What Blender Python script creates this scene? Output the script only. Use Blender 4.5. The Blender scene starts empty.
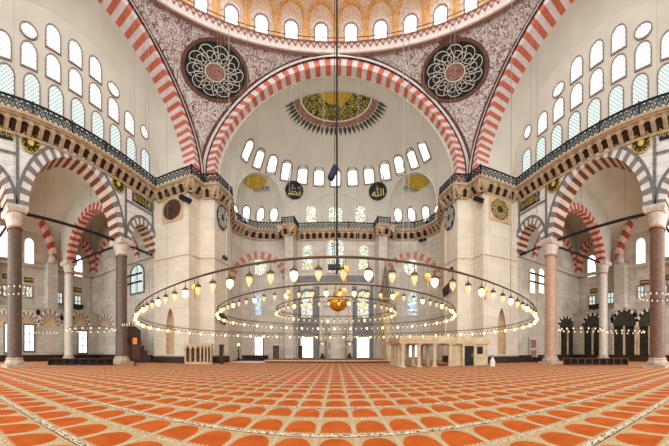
import bpy, bmesh, math, random
from mathutils import Vector, Matrix
from mathutils.bvhtree import BVHTree
random.seed(7)
PI = math.pi
SC = bpy.context.scene
COL = SC.collection
# ------------------------------------------------------------------ camera (stitched cylindrical panorama)
EYE = 0.95
F, XC, YH = 260.0, 336.0, 351.0
cd = bpy.data.cameras.new('camera'); cam = bpy.data.objects.new('camera', cd); COL.objects.link(cam)
cam.location = (0, 0, EYE); cam.rotation_euler = (PI/2, 0, 0)
cd.type = 'PANO'; cd.panorama_type = 'CENTRAL_CYLINDRICAL'
cd.central_cylindrical_range_u_min = -XC/F; cd.central_cylindrical_range_u_max = (669-XC)/F
cd.central_cylindrical_range_v_min = -(446-YH)/F; cd.central_cylindrical_range_v_max = YH/F
cd.central_cylindrical_radius = 1.0
cd.clip_start = 0.02; cd.clip_end = 300
SC.camera = cam
# ------------------------------------------------------------------ light
w = bpy.data.worlds.new('daylight'); SC.world = w; w.use_nodes = True
w.node_tree.nodes['Background'].inputs[0].default_value = (0.98, 0.98, 0.97, 1)
w.node_tree.nodes['Background'].inputs[1].default_value = 1.15
def area(name, loc, rot, sx, sy, energy, color=(1, .96, .9)):
    l = bpy.data.lights.new(name, 'AREA'); l.shape = 'RECTANGLE'; l.size = sx; l.size_y = sy; l.energy = energy; l.color = color
    o = bpy.data.objects.new(name, l); COL.objects.link(o); o.location = loc; o.rotation_euler = rot
    return o
area('added_rear_fill', (0, -14, 11), (math.radians(84), 0, 0), 40, 22, 5200, (.97, .985, 1.0))  # added fill lamp behind the camera; no rear windows are built
area('added_dome_fill', (0, 8.9, 30), (0, 0, 0), 18, 18, 2600, (.97, .985, 1.0))  # unseen fill lamp added under the closed dome, shining down on the floor
for s in (-1, 1):
    area('added_aisle_fill', (s*18.8, -2.5, 7), (math.radians(88), 0, math.radians(s*8)), 8, 12, 1100, (.97, .985, 1.0))  # out-of-view fill lamp, added to brighten the dark aisle
SC.view_settings.view_transform = 'Standard'; SC.view_settings.look = 'None'
SC.view_settings.exposure = 0.0; SC.view_settings.gamma = 1.0; SC.view_settings.use_curve_mapping = False

# ------------------------------------------------------------------ materials
def lin(c):
    return tuple((v/255/12.92 if v/255 <= .04045 else ((v/255+.055)/1.055)**2.4) for v in c) + (1,)
class NT:
    def __init__(s, name):
        s.m = bpy.data.materials.new(name); s.m.use_nodes = True; s.t = s.m.node_tree; s.n = s.t.nodes
        s.b = s.n['Principled BSDF']; s.out = s.n['Material Output']
    def node(s, ty, **kw):
        n = s.n.new(ty)
        for k, v in kw.items(): setattr(n, k, v)
        return n
    def link(s, a, b): s.t.links.new(a, b)
    def setin(s, sock, v):
        if hasattr(v, 'links') or hasattr(v, 'is_linked'): s.link(v, sock)
        else: sock.default_value = v
    def M(s, op, a, b=None, c=None):
        n = s.node('ShaderNodeMath', operation=op)
        for i, v in enumerate((a, b, c)):
            if v is not None: s.setin(n.inputs[i], v)
        return n.outputs[0]
    def mix(s, f, a, b):
        n = s.node('ShaderNodeMix', data_type='RGBA')
        s.setin(n.inputs[0], f); s.setin(n.inputs[6], a); s.setin(n.inputs[7], b)
        return n.outputs[2]
    def xyz(s):
        n = s.node('ShaderNodeSeparateXYZ'); s.link(s.node('ShaderNodeNewGeometry').outputs['Position'], n.inputs[0]); return n.outputs
    def wallvec(s, su=1.0):
        x, y, z = s.xyz(); c = s.node('ShaderNodeCombineXYZ')
        s.link(s.M('ADD', s.M('MULTIPLY', x, .83), y), c.inputs[0]); s.link(z, c.inputs[1]); return c.outputs[0]
    def noise(s, scale, detail=4, vec=None, rough=.55, dist=0):
        n = s.node('ShaderNodeTexNoise'); n.inputs['Scale'].default_value = scale; n.inputs['Detail'].default_value = detail
        n.inputs['Roughness'].default_value = rough; n.inputs['Distortion'].default_value = dist
        if vec is None: vec = s.node('ShaderNodeNewGeometry').outputs['Position']
        s.link(vec, n.inputs['Vector']); return n.outputs['Fac']
    def ramp(s, f, stops, interp='LINEAR'):
        n = s.node('ShaderNodeValToRGB'); n.color_ramp.interpolation = interp
        e = n.color_ramp.elements
        e[0].position, e[0].color = stops[0][0], lin(stops[0][1]); e[1].position, e[1].color = stops[-1][0], lin(stops[-1][1])
        for p, c in stops[1:-1]:
            k = e.new(p); k.color = lin(c)
        s.link(f, n.inputs[0]); return n.outputs[0]
    def done(s, color=None, rough=.7, metal=0, bump=None, bstr=.2, spec=.3):
        if color is not None: s.setin(s.b.inputs['Base Color'], color)
        s.b.inputs['Roughness'].default_value = rough; s.b.inputs['Metallic'].default_value = metal
        s.b.inputs['Specular IOR Level'].default_value = spec
        if bump is not None:
            b = s.node('ShaderNodeBump'); b.inputs['Strength'].default_value = bstr; s.link(bump, b.inputs['Height']); s.link(b.outputs[0], s.b.inputs['Normal'])
        return s.m
def plain(name, c, rough=.7, metal=0, var=.12, scale=3.0, spec=.3):
    t = NT(name); f = t.noise(scale, 5)
    d = tuple(max(0, v*(1-var)) for v in c); l = tuple(min(255, v*(1+var*.6)) for v in c)
    return t.done(t.ramp(f, [(.3, d), (.7, l)]), rough, metal, spec=spec)
def blocks(name, c1, c2, mortar, bw=1.1, bh=.55, vein=(.5, .1)):
    t = NT(name); v = t.wallvec(); b = t.node('ShaderNodeTexBrick')
    b.inputs['Scale'].default_value = 1; b.inputs['Brick Width'].default_value = bw; b.inputs['Row Height'].default_value = bh
    b.inputs['Mortar Size'].default_value = .012; b.inputs['Mortar Smooth'].default_value = .3
    b.inputs['Color1'].default_value = lin(c1); b.inputs['Color2'].default_value = lin(c2); b.inputs['Mortar'].default_value = lin(mortar)
    t.link(v, b.inputs['Vector'])
    n = t.noise(.7, 6, None, .65, 1.5)
    col = t.mix(t.M('MULTIPLY', t.M('SUBTRACT', n, .42), vein[1]*14), b.outputs[0], lin((142, 128, 112)))
    r = t.node('ShaderNodeMix', data_type='RGBA'); r.clamp_factor = True
    return t.done(col, .5, bump=b.outputs['Fac'], bstr=-.05)
def veined(name, c, vein, scale=.9):
    t = NT(name)
    mp = t.node('ShaderNodeMapping'); mp.inputs['Rotation'].default_value = (.5, .6, .3); mp.inputs['Scale'].default_value = (1, 1, 3)
    t.link(t.node('ShaderNodeNewGeometry').outputs['Position'], mp.inputs['Vector'])
    f = t.noise(scale, 8, mp.outputs[0], .65, 2.0)
    return t.done(t.ramp(f, [(.32, vein), (.5, c), (.62, tuple(min(255, v+8) for v in c)), (.8, vein)]), .35)
def emit(name, c, s):
    t = NT(name); t.b.inputs['Emission Color'].default_value = lin(c); t.b.inputs['Emission Strength'].default_value = s
    return t.done(lin(c), .5)
M = {}
M['plaster'] = plain('cream_plaster', (209, 207, 192), .85, var=.04, scale=.5)
M['plaster_aisle'] = plain('aisle_plaster', (208, 202, 184), .85, var=.06, scale=.6)
M['tymp'] = plain('tympanum_plaster', (211, 208, 193), .85, var=.04, scale=.6)
M['pier'] = blocks('pier_marble', (230, 219, 200), (220, 208, 188), (196, 182, 162), 1.5, .72, (.5, .05))
M['farwall'] = blocks('far_wall_marble', (214, 206, 192), (198, 190, 176), (164, 154, 142), 1.2, .6, (.5, .07))
M['aislewall'] = blocks('aisle_wall_marble', (212, 204, 188), (190, 181, 166), (158, 150, 138), 1.5, .8, (.5, .12))
M['spandrel'] = veined('veined_white_marble', (226, 222, 216), (184, 182, 184))
M['grey'] = plain('grey_marble', (112, 114, 110), .5, var=.25, scale=5)
M['v_white'] = plain('voussoir_white', (222, 216, 208), .6, var=.06)
M['v_grey'] = plain('voussoir_grey', (128, 122, 122), .6, var=.12)
M['v_cream'] = plain('voussoir_cream', (214, 192, 168), .6, var=.06)
M['v_maroon'] = plain('voussoir_maroon', (108, 66, 54), .6, var=.14)
M['v_red'] = plain('voussoir_red', (206, 112, 88), .7, var=.1, scale=2)
M['v_pink'] = plain('voussoir_pale', (226, 214, 212), .7, var=.06, scale=2)
M['v_brick'] = plain('voussoir_brick', (176, 74, 56), .7, var=.15)
M['v_dusty'] = plain('voussoir_dusty', (186, 124, 108), .7, var=.12)
M['v_dustpale'] = plain('voussoir_dusty_pale', (214, 190, 174), .7, var=.08)
M['v_rose'] = plain('voussoir_rose', (220, 186, 168), .7, var=.1)
M['strip'] = plain('border_stone', (226, 214, 206), .7, var=.05)
M['dark'] = plain('dark_line', (66, 48, 44), .7, var=.2)
M['brownborder'] = plain('brown_border', (112, 76, 62), .7, var=.2, scale=8)
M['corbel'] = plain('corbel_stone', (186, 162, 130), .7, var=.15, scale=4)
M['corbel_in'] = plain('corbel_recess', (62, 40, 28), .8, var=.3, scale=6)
M['iron'] = plain('black_iron', (26, 26, 28), .5, .3, var=.1)
M['rail'] = plain('railing_iron', (42, 56, 60), .5, .2, var=.25, scale=9)
M['wire'] = plain('wire', (140, 136, 126), .5, .5, var=.05)
M['ringiron'] = plain('chandelier_iron', (84, 62, 42), .5, .4, var=.2)
M['wood'] = plain('dark_wood', (58, 36, 26), .5, var=.3, scale=6)
M['wood2'] = plain('brown_wood', (96, 58, 36), .5, var=.25, scale=6)
M['blackcloth'] = plain('black_plastic', (24, 24, 26), .5, var=.1)
M['bluecloth'] = plain('blue_cover', (36, 40, 66), .8, var=.15)
M['gold'] = plain('gilt_metal', (214, 160, 60), .35, .75, var=.15)
M['goldpaint'] = plain('gold_paint', (214, 186, 84), .5, .1, var=.2, scale=7)
M['brass'] = plain('brass', (180, 136, 62), .35, .7, var=.15)
M['disc_black'] = plain('black_ground', (28, 30, 30), .6, var=.3)
M['disc_green'] = plain('green_ground', (44, 66, 52), .6, var=.3, scale=5)
M['disc_brown'] = plain('brown_ground', (62, 48, 38), .6, var=.3, scale=6)
M['calli'] = plain('white_lettering', (226, 224, 212), .6, var=.05)
M['calligold'] = plain('gold_lettering', (226, 204, 130), .5, .1, var=.1)
M['frame'] = plain('window_surround', (150, 128, 122), .7, var=.15, scale=6)
M['tile'] = plain('blue_grey_tile', (122, 121, 120), .4, var=.25, scale=9)
M['stone'] = plain('cream_stone', (206, 186, 150), .6, var=.12, scale=3)
M['niche'] = plain('niche_stone', (206, 178, 140), .6, var=.1, scale=3)
M['base'] = plain('column_base_stone', (186, 168, 146), .6, var=.12)
M['cap'] = plain('capital_marble', (206, 195, 180), .6, var=.1, scale=5)
M['capred'] = plain('capital_red_line', (186, 120, 96), .6, var=.1)
M['lead'] = plain('spire_lead', (122, 108, 92), .5, var=.15)
M['orange'] = plain('orange_notice', (226, 132, 56), .7, var=.15, scale=12)
M['rosecarpet'] = plain('step_carpet', (150, 66, 44), .95, var=.15, scale=8)
M['palefloor'] = plain('pale_rug', (232, 212, 206), .95, var=.05)
def granite(name, a, b):
    t = NT(name); f = t.noise(6, 8, None, .7, .6); g = t.noise(40, 2)
    return t.done(t.ramp(t.M('ADD', t.M('MULTIPLY', f, .8), t.M('MULTIPLY', g, .2)), [(.35, a), (.65, b)]), .35)
M['granite_brown'] = granite('brown_granite', (76, 60, 48), (112, 92, 76))
M['granite_rose'] = granite('rose_granite', (92, 66, 54), (134, 102, 84))
M['granite_pale'] = granite('pale_granite', (164, 128, 102), (200, 166, 138))
M['granite_dark'] = granite('dark_granite', (82, 64, 54), (118, 96, 82))
M['whitemarble'] = granite('white_marble', (188, 178, 164), (222, 212, 198))
# floral painting of the pendentives
def floral():
    t = NT('floral_painting')
    n = t.noise(1.5, 2, None, .5, 2.0); g = t.noise(3.2, 2, None, .5, 1.0)
    a = t.M('LESS_THAN', t.M('ABSOLUTE', t.M('SUBTRACT', n, .5)), .024); b = t.M('LESS_THAN', t.M('ABSOLUTE', t.M('SUBTRACT', g, .5)), .026)
    c = t.M('GREATER_THAN', g, .69)
    base = t.mix(a, lin((224, 216, 212)), lin((118, 84, 80)))
    base = t.mix(b, base, lin((140, 100, 96)))
    return t.done(t.mix(c, base, lin((120, 90, 92))), .8)
M['floral'] = floral()
def arabesque(name, ground, ink, sc=4.0, th=.05):
    t = NT(name); n = t.noise(sc, 2, None, .5, 3.0); k = t.M('ABSOLUTE', t.M('SUBTRACT', n, .5))
    return t.done(t.mix(t.M('LESS_THAN', k, th), lin(ground), lin(ink)), .75)
M['drum'] = arabesque('drum_arabesque', (232, 214, 186), (196, 138, 110), 3.0, .035)
M['drum_orange'] = plain('drum_orange', (220, 168, 104), .8, var=.14, scale=2.5)
M['medal_green'] = arabesque('medallion_green_gold', (40, 54, 38), (190, 168, 78), 1.5, .045)
M['medal_gold'] = arabesque('medallion_gold', (206, 174, 64), (150, 118, 40), 4.0, .04)
M['medal_rose'] = arabesque('medallion_rose_border', (178, 134, 118), (110, 68, 60), 5.0, .06)
M['medal_leaf'] = plain('medallion_leaf', (72, 78, 66), .8, var=.25, scale=8)
def lambrequin():
    t = NT('lambrequin_border'); x, y, z = t.xyz()
    ang = t.M('ARCTAN2', x, t.M('SUBTRACT', y, 8.9))
    u = t.M('FRACT', t.M('MULTIPLY', ang, 96/(2*PI)*1.6))
    tri = t.M('ABSOLUTE', t.M('SUBTRACT', u, .5))
    zz = t.M('DIVIDE', t.M('SUBTRACT', z, 26.15), .47)
    inn = t.M('GREATER_THAN', zz, t.M('MULTIPLY', tri, 1.3))
    hole = t.M('LESS_THAN', t.M('ADD', t.M('POWER', t.M('MULTIPLY', tri, 2.6), 2.0), t.M('POWER', t.M('MULTIPLY', t.M('SUBTRACT', zz, .62), 3.4), 2.0)), .55)
    c = t.mix(inn, lin((214, 204, 200)), lin((126, 84, 74)))
    return t.done(t.mix(hole, c, lin((196, 160, 140))), .8)
M['lambrequin'] = lambrequin()
def pane(name, base, line, strength, scale=3.2, th=.16):
    t = NT(name); x, y, z = t.xyz()
    u = t.M('ADD', t.M('MULTIPLY', x, .83), y)
    a = t.M('FRACT', t.M('MULTIPLY', t.M('ADD', u, z), scale)); b = t.M('FRACT', t.M('MULTIPLY', t.M('SUBTRACT', u, z), scale))
    g = t.M('MAXIMUM', t.M('LESS_THAN', a, th), t.M('LESS_THAN', b, th))
    c = t.mix(g, lin(base), lin(line))
    t.link(c, t.b.inputs['Emission Color']); t.b.inputs['Emission Strength'].default_value = strength
    return t.done(lin((60, 60, 60)), .4)
M['pane_bright'] = pane('bright_lattice_glass', (255, 255, 255), (168, 162, 156), 1.25)
M['pane_green'] = pane('pale_green_lattice_glass', (238, 250, 246), (160, 178, 170), 1.1, 3.6, .24)
M['pane_white'] = emit('daylit_glass', (255, 255, 255), 1.6)
def stained(name, stops, scale=5.0, st=1.3):
    t = NT(name); x, y, z = t.xyz(); c = t.node('ShaderNodeCombineXYZ')
    t.link(t.M('ADD', t.M('MULTIPLY', x, .83), y), c.inputs[0]); t.link(z, c.inputs[1])
    v = t.node('ShaderNodeTexVoronoi'); v.inputs['Scale'].default_value = scale; t.link(c.outputs[0], v.inputs['Vector'])
    e = t.node('ShaderNodeTexVoronoi', feature='DISTANCE_TO_EDGE'); e.inputs['Scale'].default_value = scale; t.link(c.outputs[0], e.inputs['Vector'])
    s = t.node('ShaderNodeSeparateColor'); t.link(v.outputs['Color'], s.inputs[0])
    col = t.mix(t.M('LESS_THAN', e.outputs['Distance'], .06), t.ramp(s.outputs[0], stops, 'CONSTANT'), lin((120, 110, 90)))
    t.link(col, t.b.inputs['Emission Color']); t.b.inputs['Emission Strength'].default_value = st
    return t.done(lin((50, 50, 50)), .3)
M['stained'] = stained('stained_glass', [(0, (250, 250, 245)), (.4, (250, 240, 190)), (.6, (200, 222, 236)), (.78, (240, 214, 120)), (.9, (160, 190, 130)), (1, (150, 150, 190))])
M['stained_blue'] = stained('blue_stained_glass', [(0, (170, 205, 236)), (.4, (245, 248, 250)), (.65, (110, 160, 210)), (.85, (220, 226, 140)), (1, (150, 190, 110))])
M['stained_gold'] = stained('golden_stained_glass', [(0, (250, 250, 240)), (.35, (250, 232, 150)), (.7, (170, 205, 230)), (1, (230, 170, 110))])
M['stained_pale'] = stained('pale_honeycomb_glass', [(0, (255, 255, 250)), (.55, (252, 244, 200)), (.85, (225, 225, 190)), (1, (236, 210, 150))], 4.0, 1.25)
M['bulb'] = emit('glowing_bulb', (255, 226, 130), 8)
M['glow'] = emit('lit_glass', (246, 236, 206), .35)
def cupmat():
    t = NT('pale_lamp_glass'); t.b.inputs['Emission Color'].default_value = lin((255, 232, 160)); t.b.inputs['Emission Strength'].default_value = .55
    m = t.done(t.ramp(t.noise(60, 2), [(.35, (214, 190, 130)), (.65, (240, 228, 190))]), .1, spec=.8)
    fr = t.node('ShaderNodeLayerWeight'); fr.inputs[0].default_value = .35
    tr = t.node('ShaderNodeBsdfTransparent'); mx = t.node('ShaderNodeMixShader')
    t.link(t.M('ADD', t.M('MULTIPLY', fr.outputs['Facing'], .6), .35), mx.inputs[0]); t.link(tr.outputs[0], mx.inputs[1]); t.link(t.b.outputs[0], mx.inputs[2]); t.link(mx.outputs[0], t.out.inputs[0])
    return m
M['cup'] = cupmat()
M['paleglobe'] = plain('pale_gold_globe', (236, 204, 120), .3, .2, var=.1)
def carpet():
    t = NT('prayer_carpet'); x, y, z = t.xyz()
    u = t.M('FRACT', t.M('ADD', t.M('DIVIDE', x, .43), .5)); row = t.M('DIVIDE', t.M('SUBTRACT', y, 2.85), .715); v = t.M('FRACT', row)
    du = t.M('ABSOLUTE', t.M('SUBTRACT', u, .5))
    # niche: flat foot at v .2, straight sides, rounded shoulders up to v .9
    top = t.M('SUBTRACT', .94, t.M('MULTIPLY', t.M('POWER', t.M('DIVIDE', du, .42), 3.2), .34))
    inside = t.M('MULTIPLY', t.M('MULTIPLY', t.M('GREATER_THAN', v, .2), t.M('LESS_THAN', v, top)), t.M('LESS_THAN', du, .42))
    teeth = t.M('LESS_THAN', t.M('ABSOLUTE', t.M('SUBTRACT', t.M('FRACT', t.M('MULTIPLY', u, 9)), .5)), .27)
    foot = t.M('MULTIPLY', t.M('LESS_THAN', v, .24), teeth)
    inside = t.M('MULTIPLY', inside, t.M('SUBTRACT', 1, foot))
    n = t.noise(3, 4)
    fine = t.noise(55, 2)
    oran = t.ramp(n, [(.3, (172, 78, 28)), (.7, (196, 98, 38))])
    field = t.ramp(fine, [(.4, (172, 142, 100)), (.6, (198, 172, 130))])
    mid = t.M('GREATER_THAN', du, .458)
    field = t.mix(mid, field, t.ramp(fine, [(.4, (166, 150, 122)), (.6, (206, 190, 158))]))
    par = t.M('FRACT', t.M('MULTIPLY', t.M('FLOOR', t.M('ADD', row, .001)), .5))
    odd = t.M('GREATER_THAN', par, .25)
    flo = t.noise(26, 2, None, .5, 1)
    bcol = t.ramp(flo, [(.42, (96, 84, 72)), (.5, (206, 196, 172)), (.6, (226, 214, 186))])
    even = t.M('SUBTRACT', 1, odd)
    band = t.M('MULTIPLY', t.M('LESS_THAN', v, .16), t.M('GREATER_THAN', v, .02))
    line = t.M('MULTIPLY', t.M('LESS_THAN', v, .03), even)
    c = t.mix(inside, field, oran)
    c = t.mix(t.M('MULTIPLY', band, t.M('ADD', t.M('MULTIPLY', even, .6), .4)), c, bcol)
    c = t.mix(line, c, lin((118, 56, 36)))
    return t.done(c, .95, bump=t.noise(160, 2), bstr=.15, spec=.1)
M['carpet'] = carpet()

# ------------------------------------------------------------------ helpers
class MB:
    def __init__(s): s.v = []; s.f = []; s.mi = []
    def add(s, verts, faces, m=0):
        o = len(s.v); s.v += [tuple(p) for p in verts]; s.f += [tuple(i+o for i in f) for f in faces]; s.mi += [m]*len(faces); return s
    def quad(s, a, b, c, d, m=0): return s.add([a, b, c, d], [(0, 1, 2, 3)], m)
    def box(s, c, size, m=0, mat=None):
        x, y, z = (k/2 for k in size)
        vs = [Vector((sx*x, sy*y, sz*z)) for sx in (-1, 1) for sy in (-1, 1) for sz in (-1, 1)]
        if mat: vs = [mat @ p for p in vs]
        vs = [p + Vector(c) for p in vs]
        return s.add(vs, [(0, 1, 3, 2), (4, 6, 7, 5), (0, 4, 5, 1), (2, 3, 7, 6), (0, 2, 6, 4), (1, 5, 7, 3)], m)
    def frame_box(s, p, r, u, n, w_, h_, d_, m=0):
        """box centred p with axes r,u,n"""
        vs = [Vector(p) + r*(a*w_/2) + u*(b*h_/2) + n*(c*d_/2) for a in (-1, 1) for b in (-1, 1) for c in (-1, 1)]
        return s.add(vs, [(0, 1, 3, 2), (4, 6, 7, 5), (0, 4, 5, 1), (2, 3, 7, 6), (0, 2, 6, 4), (1, 5, 7, 3)], m)
    def bar(s, a, b, r, n=6, m=0, r2=None):
        a, b = Vector(a), Vector(b); d = (b-a); L = d.length
        if L < 1e-6: return s
        d /= L; q = d.orthogonal().normalized(); t = d.cross(q); r2 = r if r2 is None else r2
        vs = [a + (q*math.cos(2*PI*i/n)+t*math.sin(2*PI*i/n))*r for i in range(n)] + [b + (q*math.cos(2*PI*i/n)+t*math.sin(2*PI*i/n))*r2 for i in range(n)]
        return s.add(vs, [(i, (i+1) % n, n+(i+1) % n, n+i) for i in range(n)] + [tuple(range(n-1, -1, -1)), tuple(range(n, 2*n))], m)
    def tube(s, pts, r, n=6, m=0, closed=False):
        pts = [Vector(p) for p in pts]; N = len(pts); o = len(s.v); up = None
        for i, p in enumerate(pts):
            d = (pts[(i+1) % N]-pts[i-1]) if closed else (pts[min(i+1, N-1)]-pts[max(i-1, 0)])
            d.normalize(); q = d.orthogonal().normalized() if up is None else (up - d*up.dot(d)).normalized(); up = q; t = d.cross(q)
            s.v += [tuple(p + (q*math.cos(2*PI*k/n)+t*math.sin(2*PI*k/n))*r) for k in range(n)]
        for i in range(N if closed else N-1):
            j = (i+1) % N
            for k in range(n):
                s.f.append((o+i*n+k, o+i*n+(k+1) % n, o+j*n+(k+1) % n, o+j*n+k)); s.mi.append(m)
        return s
    def lathe(s, prof, c=(0, 0, 0), n=16, m=0, a0=0, a1=2*PI, mats=None, sx=1):
        full = abs(a1-a0-2*PI) < 1e-6; k = n if full else n+1; o = len(s.v); c = Vector(c)
        for r, z in prof:
            for i in range(k):
                a = a0+(a1-a0)*i/n; s.v.append(tuple(c+Vector((r*math.sin(a), r*math.cos(a), z))))
        for j in range(len(prof)-1):
            for i in range(n):
                i2 = (i+1) % k
                s.f.append((o+j*k+i, o+j*k+i2, o+(j+1)*k+i2, o+(j+1)*k+i)); s.mi.append(mats[j] if mats else m)
        return s
    def ribbon(s, P, pts, w_, t_, m=0):
        """flat strokes: pts in plane coordinates, P(u,v,h) -> point"""
        for (x0, y0), (x1, y1) in zip(pts[:-1], pts[1:]):
            dx, dy = x1-x0, y1-y0; L = math.hypot(dx, dy) or 1; nx, ny = -dy/L*w_/2, dx/L*w_/2; ex, ey = dx/L*w_*.3, dy/L*w_*.3
            q = [(x0+nx-ex, y0+ny-ey), (x1+nx+ex, y1+ny+ey), (x1-nx+ex, y1-ny+ey), (x0-nx-ex, y0-ny-ey)]
            s.add([P(a, b, t_) for a, b in q] + [P(a, b, 0) for a, b in q], [(0, 1, 2, 3), (0, 4, 5, 1), (1, 5, 6, 2), (2, 6, 7, 3), (3, 7, 4, 0)], m)
        return s
    def build(s, name, mats, parent=None, smooth=False, loc=None, fix=True):
        me = bpy.data.meshes.new(name)
        vs = s.v if loc is None else [tuple(Vector(p)-Vector(loc)) for p in s.v]
        me.from_pydata(vs, [], s.f)
        if not isinstance(mats, (list, tuple)): mats = [mats]
        for k in mats: me.materials.append(M[k] if isinstance(k, str) else k)
        me.polygons.foreach_set('material_index', s.mi)
        if smooth: me.polygons.foreach_set('use_smooth', [True]*len(me.polygons))
        if fix:
            bm = bmesh.new(); bm.from_mesh(me); bmesh.ops.remove_doubles(bm, verts=bm.verts, dist=1e-5)
            bmesh.ops.recalc_face_normals(bm, faces=bm.faces); bm.to_mesh(me); bm.free()
        me.update()
        o = bpy.data.objects.new(name, me); COL.objects.link(o)
        if loc is not None and parent is None: o.location = loc
        if parent is not None: o.parent = parent
        return o
def tag(o, label, cat, group=None, kind='thing'):
    o['label'] = label; o['category'] = cat
    if group: o['group'] = group
    if kind: o['kind'] = kind
    return o
def struct(o): o['kind'] = 'structure'; return o
def empty(name, loc=(0, 0, 0)):
    o = bpy.data.objects.new(name, None); COL.objects.link(o); o.location = loc; o.empty_display_size = .1; return o
def copy_tree(o, loc=None, label=None, group=None, parent=None, rotz=None):
    c = o.copy(); COL.objects.link(c)
    if parent is not None: c.parent = parent
    if loc is not None: c.location = loc
    if rotz is not None: c.rotation_euler = (0, 0, rotz)
    if label: c['label'] = label
    if group: c['group'] = group
    for ch in list(o.children): copy_tree(ch, parent=c)
    return c
SHELL = []
def shell(o): struct(o); SHELL.append(o); return o
def arc(c, zs, a, b, n=32, p=2.0, t0=PI, t1=0):
    out = []
    for i in range(n+1):
        t = t0+(t1-t0)*i/n; cs, sn = math.cos(t), math.sin(t)
        out.append((c+a*math.copysign(abs(cs)**(2/p), cs), zs+b*abs(sn)**(2/p)))
    return out
def vous(mb, P, inn, outr, d0, d1, nv, mats=(0, 1, 2, 3), odd=True):
    """ring of voussoirs: P(u,z,d) ; inn / outr have nv*k+1 points; front at d0, soffit back to d1"""
    N = len(inn)-1; k = N/nv
    for i in range(N):
        j = int(i//k) % 2
        mb.quad(P(*inn[i], d0), P(*inn[i+1], d0), P(*outr[i+1], d0), P(*outr[i], d0), mats[j])
        mb.quad(P(*inn[i], d0), P(*inn[i], d1), P(*inn[i+1], d1), P(*inn[i+1], d0), mats[2+j])
        mb.quad(P(*outr[i], d0), P(*outr[i+1], d0), P(*outr[i+1], d0+.3*(1 if d1 > d0 else -1)), P(*outr[i], d0+.3*(1 if d1 > d0 else -1)), mats[j])
def band(mb, P, inn, outr, d, m=0, depth=0):
    for i in range(len(inn)-1):
        mb.quad(P(*inn[i], d), P(*inn[i+1], d), P(*outr[i+1], d), P(*outr[i], d), m)
        if depth:
            mb.quad(P(*outr[i], d), P(*outr[i+1], d), P(*outr[i+1], d+depth), P(*outr[i], d+depth), m)
            mb.quad(P(*inn[i], d), P(*inn[i+1], d), P(*inn[i+1], d+depth), P(*inn[i], d+depth), m)
def ray(px, py):
    t = (px-XC)/F; v = (YH-py)/F
    return Vector((math.sin(t), math.cos(t), v)).normalized()
_bvh = [None]
def hit(px, py):
    if _bvh[0] is None:
        vs, fs = [], []
        for o in SHELL:
            b = len(vs); vs += [o.matrix_world @ v.co for v in o.data.vertices]; fs += [tuple(i+b for i in p.vertices) for p in o.data.polygons]
        _bvh[0] = BVHTree.FromPolygons(vs, fs)
    e = Vector((0, 0, EYE)); d = ray(px, py)
    h = _bvh[0].ray_cast(e, d)
    if h[0] is None: print('MISS', px, py); return e+d*20, -d, 20
    n = h[1] if h[1].dot(d) < 0 else -h[1]
    return h[0], n.normalized(), h[3]
def axes(n):
    """right / up axes on a surface with normal n facing the viewer"""
    up = Vector((0, 0, 1)); u = up - n*up.dot(n)
    u = u.normalized() if u.length > .05 else Vector((0, 1, 0)); return u.cross(n).normalized(), u
DC = 8.9            # dome centre, distance ahead of the camera
SIDE = {-1: 'left', 1: 'right'}
TRIM = [0]; WIN = [0]
def trim(mb, mats, **k):
    TRIM[0] += 1; return struct(mb.build('trim_%d' % TRIM[0], mats, **k))

# ------------------------------------------------------------------ floor
mb = MB(); mb.quad((-25, -6, 0), (25, -6, 0), (25, 34, 0), (-25, 34, 0)); shell(mb.build('floor', 'carpet'))

# ------------------------------------------------------------------ great arches, pendentives, dome drum
ZC = 18.2                                  # springing of the great arches
IN, OUT, ST = (11.1, 6.87), (11.95, 7.45), (12.4, 7.72)
def Pf(u, z, d): return (u, d, z)         # front arch: plane y = d
def legs(pts, zb=13.9):                   # stilted legs down to the gallery
    return [(pts[0][0], zb)] + pts + [(pts[-1][0], zb)]
def lean(z): return 1.5*max(0, 1-(z-14)/11.8)      # the side arches lean out towards their crowns
NV = 78
for which in ('front', -1, 1):
    if which == 'front': P = Pf; c = 0.0; d0, d1 = 22.0, 22.8
    else:
        s = which
        def P(u, z, d, s=s): return (s*(d-lean(z)), u, z)
        c = DC; d0, d1 = 13.1, 14.25
    def full(ab, n):
        a = arc(c, ZC, ab[0], ab[1], n*3)
        k = 12
        lo = [(a[0][0], 13.9+(ZC-13.9)*i/(k*3)) for i in range(k*3)]; hi = [(a[-1][0], ZC-(ZC-13.9)*(i+1)/(k*3)) for i in range(k*3)]
        return lo+a+hi
    nA = NV
    i_, o_, s_ = full(IN, nA), full(OUT, nA), full(ST, nA)
    mb = MB(); vous(mb, P, i_, o_, d0-.06, d1, nA+24)
    shell(mb.build('trim_great_arch', ['v_pink', 'v_red', 'v_pink', 'v_red']))
    mb = MB(); band(mb, P, o_, s_, d0-.16, 0, .3)
    l0 = full((ST[0]-.02, ST[1]-.01), nA); l1 = full((ST[0]+.1, ST[1]+.07), nA); band(mb, P, l0, l1, d0-.2, 1, .3)
    l0 = full((OUT[0]-.04, OUT[1]-.03), nA); l1 = full((OUT[0]+.03, OUT[1]+.02), nA); band(mb, P, l0, l1, d0-.19, 1, .2)
    shell(mb.build('trim_arch_border', ['strip', 'dark']))
def wout(z): return ST[0] if z <= ZC else ST[0]*math.sqrt(max(0, 1-((z-ZC)/7.72)**2))
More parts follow.
